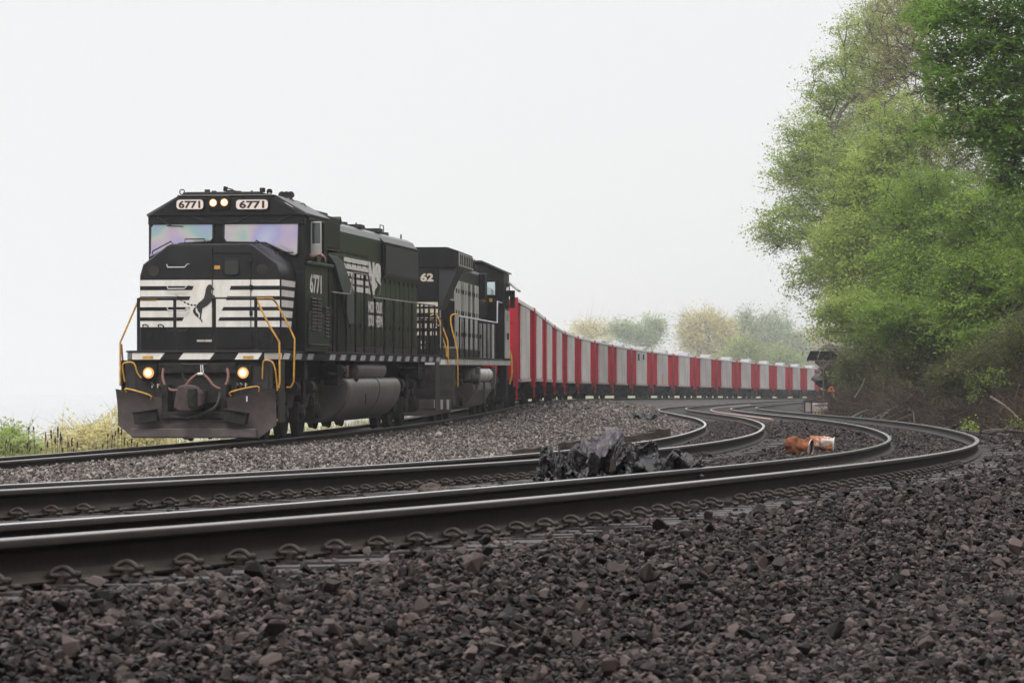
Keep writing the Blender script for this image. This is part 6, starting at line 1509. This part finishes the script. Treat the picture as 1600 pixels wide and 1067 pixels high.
for i, (px, py) in enumerate(sorted(PXS)):
    k = (px-800)/F; d = 50.
    for _ in range(12): # stand a little beyond the far rail
        d = d+.5*(((float(trainC(d))-2.3)/d)-k)*-400 if False else d
    ds = np.arange(40, 90, .1); xx = trainC(ds)-2.0-rs_.uniform(0, .9); j = int(np.argmin(np.abs(xx/ds-k))); d = float(ds[j]); x = k*d
    zt_ = (606-py)/F*d; zb_ = gz(x, d)-.05; q = MB(); H_ = zt_-zb_; nseg = 7; lx, ly = rs_.uniform(-.06, .06), rs_.uniform(-.05, .05)
    pts = [(x+lx*t*t*H_, d+ly*t*H_, zb_+H_*t) for t in np.linspace(0, 1, nseg)]
    q.tube(pts, .006, 5, rs=[.008, .007, .007, .006, .005, .005, .003])
    top_ = rs_.uniform(.35, .6) if rs_.random() < .7 else .2
    m_ = int(50*top_+6)
    for s_ in range(m_):
        t = 1-top_*H_/H_*rs_.random()*.5; p = Vector(pts[-1]).lerp(Vector(pts[0]), 1-t); g = rs_.uniform(0, 6.3); r_ = rs_.uniform(.004, .017)*(1.25-t*.5)
        c_ = p+Vector((math.cos(g)*r_, math.sin(g)*r_, 0)); e_ = rs_.uniform(.006, .013)
        q.add([c_+Vector((e_, 0, 0)), c_+Vector((-e_*.5, e_, 0)), c_+Vector((-e_*.5, -e_, 0)), c_+Vector((0, 0, e_*2)), c_-Vector((0, 0, e_*2))], [(0, 1, 3), (1, 2, 3), (2, 0, 3), (1, 0, 4), (2, 1, 4), (0, 2, 4)])
    if rs_.random() < .5:
        t = rs_.uniform(.45, .7); p = Vector(pts[0]).lerp(Vector(pts[-1]), t); q.tube([p, p+Vector((rs_.choice((-1, 1))*rs_.uniform(.05, .12), 0, .12)), p+Vector((rs_.choice((-1, 1))*.08, 0, .24))], .004, 4)
    o = q.build('seed_stalk', mst); tag(o, 'dark dry seed stalk by the far rail, '+ords[i]+' from the left edge', 'dry stalk', sk)
# grass along the bank edge on the left
Gd = rng.uniform(40, 110, 2600); Gx = trainC(Gd)-1.9-rng.exponential(.8, 2600); Cc = np.array([(x, y, gz(x, y)+.02) for x, y in zip(Gx, Gd)])
N = len(Cc); h_ = rng.uniform(.10, .30, N); a = rng.uniform(0, 6.28, N); w_ = .006
B = np.stack([np.cos(a), np.sin(a), a*0], 1); tipv = Cc+np.stack([rng.normal(0, .06, N), rng.normal(0, .06, N), h_], 1)
Vg = np.stack([Cc-B*w_, Cc+B*w_, tipv], 1).reshape(-1, 3); o = fast_mesh('bank_grass', Vg, np.arange(N*3), 3, mat('bank_grass', (.30, .30, .10), .8, trans=.3)); tag(o, 'thin pale grass along the embankment edge', kind='stuff')

# ------------------------------------------------------------------ lineside things
def crumple(name, loc, dims, seed, m, rough=.12, sub=5, cells=1.3, parent=None, folds=.06):
    bm = bmesh.new(); bmesh.ops.create_icosphere(bm, subdivisions=sub, radius=1)
    off = Vector((seed*3.1, seed*1.7, seed*.9))
    for v in bm.verts:
        p = v.co.copy(); n_ = p.normalized()
        w1 = mnoise.noise(p*1.1+off); q = p*cells+off+Vector((w1, w1, -w1))*.6
        dd = mnoise.voronoi(q)[0]; dd2 = mnoise.voronoi(q*2.6+Vector((4, 4, 4)))[0]
        h = 1+.25*w1+rough*min(1, (dd[1]-dd[0])*1.5)+folds*min(1, (dd2[1]-dd2[0])*2)
        v.co = Vector((n_.x*h*dims[0], n_.y*h*dims[1], max(n_.z*h*dims[2], -dims[2]*.45)))
    me = bpy.data.meshes.new(name); bm.to_mesh(me); bm.free(); o = link_mesh(name, me, m, parent); o.location = loc
    me.polygons.foreach_set('use_smooth', [True]*len(me.polygons)); me.set_sharp_from_angle(angle=math.radians(24)); return o
bagm = mat('black_plastic_sheet', (.011, .009, .010), .24, spec=.5, bump=.8, bs=24)
bagg = mat('plastic_sheet_grey_sheen', (.13, .11, .122), .36, spec=.4, bump=.45, bs=16, col2=(.022, .020, .022), vs=6)  # grey tone also paints the sheen highlights of the black plastic
def at(px, d, dz=0): x = (px-800)/F*d; return (x, d, gz(x, d)+dz)
bg_ = 'crumpled plastic sheets dumped between the rails'
B0 = 31.0
def bz(px, py, d=B0): x, y, z = W(px, py, d); return (x, y, z)
def SH(key, px, d, m, lab, scale=(1, 1, 1), rz=0, cat='plastic sheet', rx=0, dz=0, name='plastic_sheet', grp_=bg_, x0=0):
    me = SHEET[key].copy(); me.materials.clear(); me.materials.append(m); me.name = name
    me.polygons.foreach_set('use_smooth', [True]*len(me.polygons))
    o = bpy.data.objects.new(name, me); COL.objects.link(o); x = (px-800)/F*d+x0
    o.location = (x, d, (float(ground(x, d)) if d < 60 else gz(x, d))-.012+dz); o.scale = scale; o.rotation_euler = (rx, 0, rz); return tag(o, lab, cat, grp_)
SH('main', 965, B0, bagm, 'widest glossy black plastic sheet, the body of the heap between the rails', (.90, .9, 1.15))
SH('peak', 950, 30.9, bagg, 'plastic sheet with its sheen painted grey, draped over the peak of the black heap', (.8, .8, 1.22))
SH('right', 1030, 30.9, bagm, 'black plastic sheet with sharp folds on the right shoulder of the heap', (.95, .9, 1.0), .3)
SH('small', 876, 30.7, bagm, 'narrow black plastic flap standing upright at the left of the heap', (.42, .5, 1.9), 1.2)
SH('small', 862, 30.4, bagg, 'small light grey plastic bag, leftmost of the heap', (.62, .7, .72), 2.6, 'plastic bag')
SH('small', 905, 30.6, bagm, 'flat black plastic sheet at the left foot of the heap', (1.0, .9, .95), 4.0)
SH('small', 1066, 30.7, bagg, 'greyish flattened sheet at the right end of the heap', (.8, .8, .6), 5.2)
q = MB(); q.tube(catmull([bz(968, 700, 30.8), bz(983, 692, 30.7), bz(993, 700, 30.7), bz(998, 716, 30.75)], 5), .009, 6); tag(q.build('bent_stick', M['log']), 'thin brown bent strip lying on the black heap', 'stick')
q = MB(); x, y, z = bz(957, 725, 30.6); q.hexa([(x-.03, y, z-.07), (x+.03, y, z-.06), (x+.03, y+.03, z-.06), (x-.03, y+.03, z-.07), (x-.01, y, z+.05), (x+.04, y, z+.06), (x+.04, y+.03, z+.06), (x-.01, y+.03, z+.05)]); tag(q.build('wood_block', M['log'], bevel=.004), 'small wood block stuck in the front of the black heap', 'wood block')
q = MB(); x, y, z = bz(952, 676, 31); q.add([(x-.012, y, z-.05), (x+.018, y, z-.05), (x+.022, y, z+.0), (x, y+.01, z+.015), (x-.008, y+.02, z)], [(0, 1, 2, 3), (0, 3, 4)]); tag(q.build('paper_scrap', mat('cream_paper', (.6, .52, .42), .8)), 'cream paper scrap sticking up from the top of the heap', 'paper scrap')
o = crumple('paper_bag', at(676, 28.5, .04), (.115, .09, .085), 31, mat('brown_paper', (.10, .070, .055), .85, col2=(.035, .025, .02), vs=9), cells=2.2); tag(o, 'crumpled brown paper bag left of the plastic heap between the rails', 'paper bag')
SH('right', 1006, 108, bagm, 'black folded tarpaulin lying on the pale gravel strip', (1.0, 1.0, 1.0), .2, 'tarpaulin', name='tarpaulin', grp_=None)
SH('small', 1025, 106, bagm, 'low black tarpaulin end, right of the folded one on the gravel', (.8, .9, .8), 1.0, 'tarpaulin', name='tarpaulin', grp_=None)
o = crumple('plastic_scrap', at(951, 78, .04), (.14, .12, .09), 39, bagg); tag(o, 'small grey scrap on the gravel above the black heap', 'scrap')
# planks
def plank(px0, py0, px1, py1, d, h, m, name, lab, grp_=None, dd=.25):
    a = Vector(W(px0, py0, d)); b = Vector(W(px1, py1, d)); q = MB(); n_ = 6; v = []; r = random.Random(int(px0))
    for k in range(n_+1):
        p = a.lerp(b, k/n_); j = lambda: r.uniform(-.012, .012)
        v += [(p.x, p.y-.04+j(), p.z-.05), (p.x, p.y+dd+j(), p.z-.05), (p.x, p.y+dd+j(), p.z+h+j()), (p.x, p.y-.04+j(), p.z+h*r.uniform(.8, 1.1)+j())]
    q.add(v, [(i*4+c_, i*4+(c_+1) % 4, i*4+4+(c_+1) % 4, i*4+4+c_) for i in range(n_) for c_ in range(4)]+[(0, 1, 2, 3), (n_*4+3, n_*4+2, n_*4+1, n_*4)])
    return tag(q.build(name, m), lab, 'timber', grp_)
tg = 'old timbers beside the middle track'
plank(1010, 684, 1048, 679, 66, .14, M['log'], 'old_timber', 'dark old timber end beside the middle track, right of the heap', tg)
plank(968, 690, 1024, 680, 62, .07, M['log'], 'old_timber', 'long brown timber half hidden behind the black heap', tg)
plank(872, 701, 922, 694, 54, .09, M['log'], 'old_timber', 'rotten timber beside the middle track, left of the heap peak', tg)
plank(800, 707, 846, 703, 50, .05, M['log'], 'old_timber', 'low brown timber beside the middle track, left of the heap', tg)
# rusty drums
rust = mat('flaking_rust', (.25, .080, .030), .85, col2=(.065, .030, .020), vs=9, spec=.2, bump=.5, bs=14)
rust2 = mat('rust_and_white_paint', (.42, .37, .33), .7, col2=(.30, .10, .04), vs=5, bump=.4, bs=14, contrast=(.50, .56), spec=.2)
def drum(loc, L, R, rz, m, seed, lab, dent, lidm):
    root = empty('rusty_bucket', loc, (0, math.radians(6), rz), label=lab, cat='bucket', group='rusty crushed buckets')
    q = MB(); nn, ns = 14, 28; v = []; off = Vector((seed, 0, 0))
    for i in range(nn):
        t = i/(nn-1); x = (t-.5)*L
        for j in range(ns):
            a = 2*math.pi*j/ns; k = 1+dent*mnoise.noise(Vector((math.cos(a)*1.6, math.sin(a)*1.6, t*3))+off)+.03*math.sin(t*25); 
            v.append((x+.02*mnoise.noise(Vector((a, t, seed))), math.cos(a)*R*k, math.sin(a)*R*k*.92))
    f = [(i*ns+j, i*ns+(j+1) % ns, (i+1)*ns+(j+1) % ns, (i+1)*ns+j) for i in range(nn-1) for j in range(ns)]+[tuple(range(ns))[::-1]]
    q.add(v, f); b_ = q.build('bucket_shell', m, root, smooth=True)
    q = MB(); q.lathe([(L*.5-.045, R*.90), (L*.5-.04, R*.5), (L*.5-.03, .02)], (0, 0, 0), 'x', 28); q.build('bucket_end', lidm, root, smooth=True)
    q = MB(); q.tube([(L*.5, R*1.0*math.cos(a), R*.94*math.sin(a)) for a in np.linspace(0, 6.28, 29)], .009, 6); q.build('bucket_rim', M['silver'], root, smooth=True)
x, y, z = at(1249, 53.5); drum((x, y, z+.16), .40, .145, math.radians(-22), rust, 2, 'orange rusted bucket with a pale end, left of the pair between the tracks', .42, M['silver'])
x, y, z = at(1284, 55.5); drum((x, y, z+.18), .40, .125, math.radians(-8), rust2, 6, 'white and orange rusted bucket with a dark open end, right of the pair', .30, M['rubber'])
# loose rail and rusty strap between the tracks
yy_ = np.arange(116, 262, 1.0); off_ = np.interp(yy_, [116, 150, 190, 262], [1.25, 1.35, 1.45, 1.6])
q = MB(); q.tube([(float(railC(y))+o_, y, float(z2(y))-.12) for y, o_ in zip(yy_, off_)], .05, 6); tag(q.build('loose_rail', mat('bright_rusty_rail', (.30, .20, .15), .5)), 'loose rusty rail lying in the ballast between the two near tracks', 'rail')
q = MB(); q.tube([at(p_, d_, .08) for p_, d_ in ((1146, 122), (1158, 112), (1170, 106), (1178, 101), (1186, 97))], .045, 6); tag(q.build('rusty_pipe', rust), 'orange rusty pipe lying beyond the buckets', 'pipe')
q = MB(); x, y, z = at(1345, 150, 0); q.box(x-.05, x+.05, y, y+.03, z-.2, z+.42); tag(q.build('marker_stake', mat('green_plastic', (.02, .35, .12), .5), bevel=.005), 'short green plastic marker stake at the foot of the slope', 'stake')
# equipment box
D = 183.; s_ = F/D
bx = empty('equipment_box', (W(1275, 649, D)[0], D, gz(W(1275, 649, D)[0], D)), (0, 0, math.radians(-14)), label='low pale equipment box at the foot of the bank', cat='equipment box')
zz = W(1275, 648, D)[2]-bx.location.z
q = MB(); q.box(-.66, .66, 0, .9, min(zz, 0)-.3, zz+.74); q.build('cabinet', mat('stained_cream_metal', (.36, .32, .30), .6, col2=(.22, .18, .165), vs=3, stretch=(1, 1, .3)), bx, bevel=.015)
q = MB(); q.prism([(-.74, zz+.74), (.74, zz+.74), (.68, zz+.80), (0, zz+.86), (-.60, zz+.84)], 'y', -.06, .96); q.build('lid', M['log'], bx)
q = MB(); q.box(-.06, .45, -.012, -.001, zz+.50, zz+.56); q.box(-.66, -.60, -.02, -.001, zz-.1, zz+.74); q.box(-.30, -.22, -.02, -.001, zz-.1, zz+.74); q.build('dark_trim', M['dust_dark'], bx)
q = MB(); q.box(-.20, .10, -.012, -.002, zz+.58, zz+.64); q.build('white_label', M['hatch'], bx)
q = MB()
for i in range(5): q.prism([(-.14+i*.17, zz+.06), (-.06+i*.17, zz+.06), (-.10+i*.17, zz+.14), (-.18+i*.17, zz+.14)], 'y', -.010, -.002)
q.build('hazard_stripe', M['yellow'], bx)
q = MB(); q.box(-.66, .66, -.006, -.001, zz-.02, zz+.18); q.build('black_base_band', M['rubber'], bx)
# solar panel mast
x, y, z = W(1286.5, 626, D+1.5); g_ = gz(x, y); ms = empty('solar_panel_mast', (x, y, g_), label='thin mast with two tilted dark solar panels above the equipment box', cat='solar panel')
zt_ = W(1286, 549, D+1.5)[2]-g_
q = MB(); q.cyl((0, 0, -.3), (0, 0, zt_), .042, 10); q.build('mast', M['tank'], ms, smooth=True)
pm = mat('solar_panel_back', (.060, .050, .046), .5)
for i, (pa, pb) in enumerate((((1265, 1279), (1263, 1275)), ((1281, 1310), (1277, 1307)))):
    q = MB(); zc, zd = W(0, 548, D)[2]-g_, W(0, 563.5, D)[2]-g_; X_ = lambda p: (p-1286.5)/F*D
    q.hexa([(X_(pb[0])-.1, .25, zd), (X_(pb[1]), .25, zd), (X_(pb[1]), .30, zd), (X_(pb[0])-.1, .30, zd), (X_(pa[0]), -.45, zc), (X_(pa[1]), -.45, zc), (X_(pa[1]), -.40, zc+.02), (X_(pa[0]), -.40, zc+.02)]); q.build('solar_panel', pm, ms)
q = MB(); q.tube([(X_(1264), .22, zd+.02), (X_(1306), .22, zd+.02)], .03, 6); q.tube([(X_(1280), -.47, zc), (X_(1277), .22, zd)], .03, 6); q.build('panel_bracket', M['cream'], ms)
# sign post
Dp = 178.; x, y, z = W(1296.5, 650, Dp); g_ = gz(x, y); sp_ = empty('sign_post', (x, y, g_), label='brown pole with an orange triangular sign and a number plate below', cat='sign post')
zt_ = W(0, 547, Dp)[2]-g_; X_ = lambda p: (p-1296.5)/F*Dp; Z_ = lambda p: W(0, p, Dp)[2]-g_
q = MB(); q.cyl((0, 0, -.3), (X_(1297.7), 0, zt_), .075, 10, .055); q.build('pole', M['log'], sp_, smooth=True)
q = MB(); q.prism([(X_(1293), Z_(612)), (X_(1304.5), Z_(612)), (X_(1304), Z_(610.5)), (X_(1300.5), Z_(603)), (X_(1297), Z_(602.6)), (X_(1293), Z_(610.5))], 'y', -.12, -.09); sg = q.build('triangular_sign', mat('orange_sign', (.45, .15, .035), .6), sp_)
q = MB(); xc, zc = X_(1298.6), Z_(608); q.cyl((xc, -.13, zc), (xc, -.121, zc), .06, 18); q.build('sign_dot', M['rubber'], sg)
q = MB(); q.box(X_(1298.5), X_(1305), -.10, -.08, Z_(621.5), Z_(613.2)); np_ = q.build('number_plate', mat('brown_plate', (.05, .035, .03), .7), sp_)
text_mesh('plate_text', '2', X_(1299.5), X_(1304.2), Z_(620.8), Z_(614.2), mat('plate_digit', (.26, .19, .15), .6), np_, lambda a, b, t: (a, -.105-t, b), bold=.02)
# rock ledge behind the box
rk = mat('bank_rock', (.085, .068, .058), .85, col2=(.045, .036, .032), vs=1.4, bump=.8, bs=5)
for i, (px, py, d, dm, lab) in enumerate(((1301, 558, 205, (1.1, 2.2, .75), 'upper dark rock ledge jutting from the bank behind the solar panels'), (1296, 590, 202, (1.0, 2.4, .6), 'lower dark rock ledge above the equipment box'), (1318, 572, 200, (1.3, 2.2, .9), 'brown rock shoulder right of the ledges'))):
    x, y, z = W(px, py, d); bm = bmesh.new(); bmesh.ops.create_icosphere(bm, subdivisions=4, radius=1)
    for v in bm.verts:
        p = v.co.copy(); h = 1+.35*mnoise.noise(p*1.3+Vector((i*5, 0, 0)))+.18*mnoise.noise(p*4+Vector((i*5, 0, 0))); v.co = Vector((p.x*h*dm[0], p.y*h*dm[1], round(p.z*h*4)/4*.6*dm[2]+p.z*h*.4*dm[2]))
    me = bpy.data.meshes.new('rock'); bm.to_mesh(me); bm.free(); o = link_mesh('rock', me, rk); o.location = (x, y, z); tag(o, lab, 'rock', 'rock ledges on the bank')
# fallen branches and logs
bl = 'fallen branches on the slope'
def fallen(pts, r0, lab, twigs=0, m=None, seed=1):
    r = random.Random(seed); P = [Vector(W(*p)) for p in pts]; C_ = catmull(P, 5); q = MB(); n_ = len(C_)
    q.tube(C_, r0, 7, rs=[r0*(1-.75*i/n_) for i in range(n_)])
    for k in range(twigs):
        i = r.randrange(1, n_-1); p = C_[i]; d = Vector((r.uniform(-1, .6), r.uniform(-.5, .3), r.uniform(-.1, .9))).normalized()*r.uniform(.4, 1.4)
        q.tube([p, p+d*.5+Vector((0, 0, .06)), p+d], r0*.2, 4, rs=[r0*.3, r0*.2, r0*.08])
    tag(q.build('fallen_branch', m or M['barkpale'], smooth=True), lab, 'branch', bl)
fallen([(1330, 655, 150), (1345, 645, 150), (1358, 641, 150)], .10, 'dark stump-like branch just right of the green stake', 1, M['bark'])
fallen([(1375, 654, 140), (1400, 636, 141), (1440, 612, 143), (1462, 588, 146)], .07, 'pale long fallen branch rising to a fork in the middle of the slope', 7, None, 3)
fallen([(1385, 656, 138), (1415, 640, 139), (1450, 622, 141)], .06, 'pale branch lying parallel below the forked one', 6, None, 4)
fallen([(1362, 656, 142), (1390, 642, 143), (1420, 622, 144), (1436, 604, 146)], .09, 'dark thick branch leaning up the slope left of the pale ones', 5, M['bark'], 5)
fallen([(1400, 658, 134), (1432, 644, 135), (1450, 634, 137)], .05, 'thin branch at the foot of the slope near the rail', 5, None, 6)
fallen([(1420, 640, 130), (1427, 646, 130), (1429, 664, 129)], .05, 'dark hooked branch end standing behind the rail', 0, M['bark'], 7)
fallen([(1380, 605, 165), (1420, 603, 160), (1450, 600, 157)], .06, 'dark branch lying level across the upper slope', 2, M['bark'], 8)
fallen([(1335, 622, 165), (1345, 606, 168), (1352, 590, 170)], .06, 'pale stick leaning alone left of the branch pile', 0, None, 9)
fallen([(1525, 682, 88), (1550, 674, 88), (1572, 673, 88), (1612, 676, 89)], .10, 'dark log lying at the right edge beside the rail bend', 2, M['bark'], 10)
fallen([(1556, 686, 84), (1568, 683, 84), (1577, 677, 84)], .055, 'short broken branch with a pale barkless end below the dark log', 0, mat('barkless_wood', (.26, .20, .17), .7, col2=(.07, .05, .04), vs=3), 11)
fallen([(1548, 620, 100), (1570, 634, 99), (1590, 652, 97), (1606, 672, 95)], .04, 'thin pale stick slanting down at the right edge', 2, None, 12)
# tufts and small litter between the rails
for i, (px, d, lab) in enumerate(((716, 29.0, 'dry grass tuft between the rails right of the brown paper bag'), (690, 29.6, 'small dry grass tuft just behind the brown paper bag'))):
    x, y, z = at(px, d); r = random.Random(i); q = MB()
    for k in range(60):
        a = r.uniform(0, 6.3); p = Vector((x+math.cos(a)*.02, y+math.sin(a)*.02, z)); t = p+Vector((math.cos(a)*r.uniform(.02, .12), math.sin(a)*.06, r.uniform(.03, .11))); s = Vector((.002, 0, 0)); q.add([p-s, p+s, t], [(0, 1, 2)])
    tag(q.build('dry_grass_tuft', mat('dry_grass', (.28, .23, .17), .9)), lab, 'grass tuft')
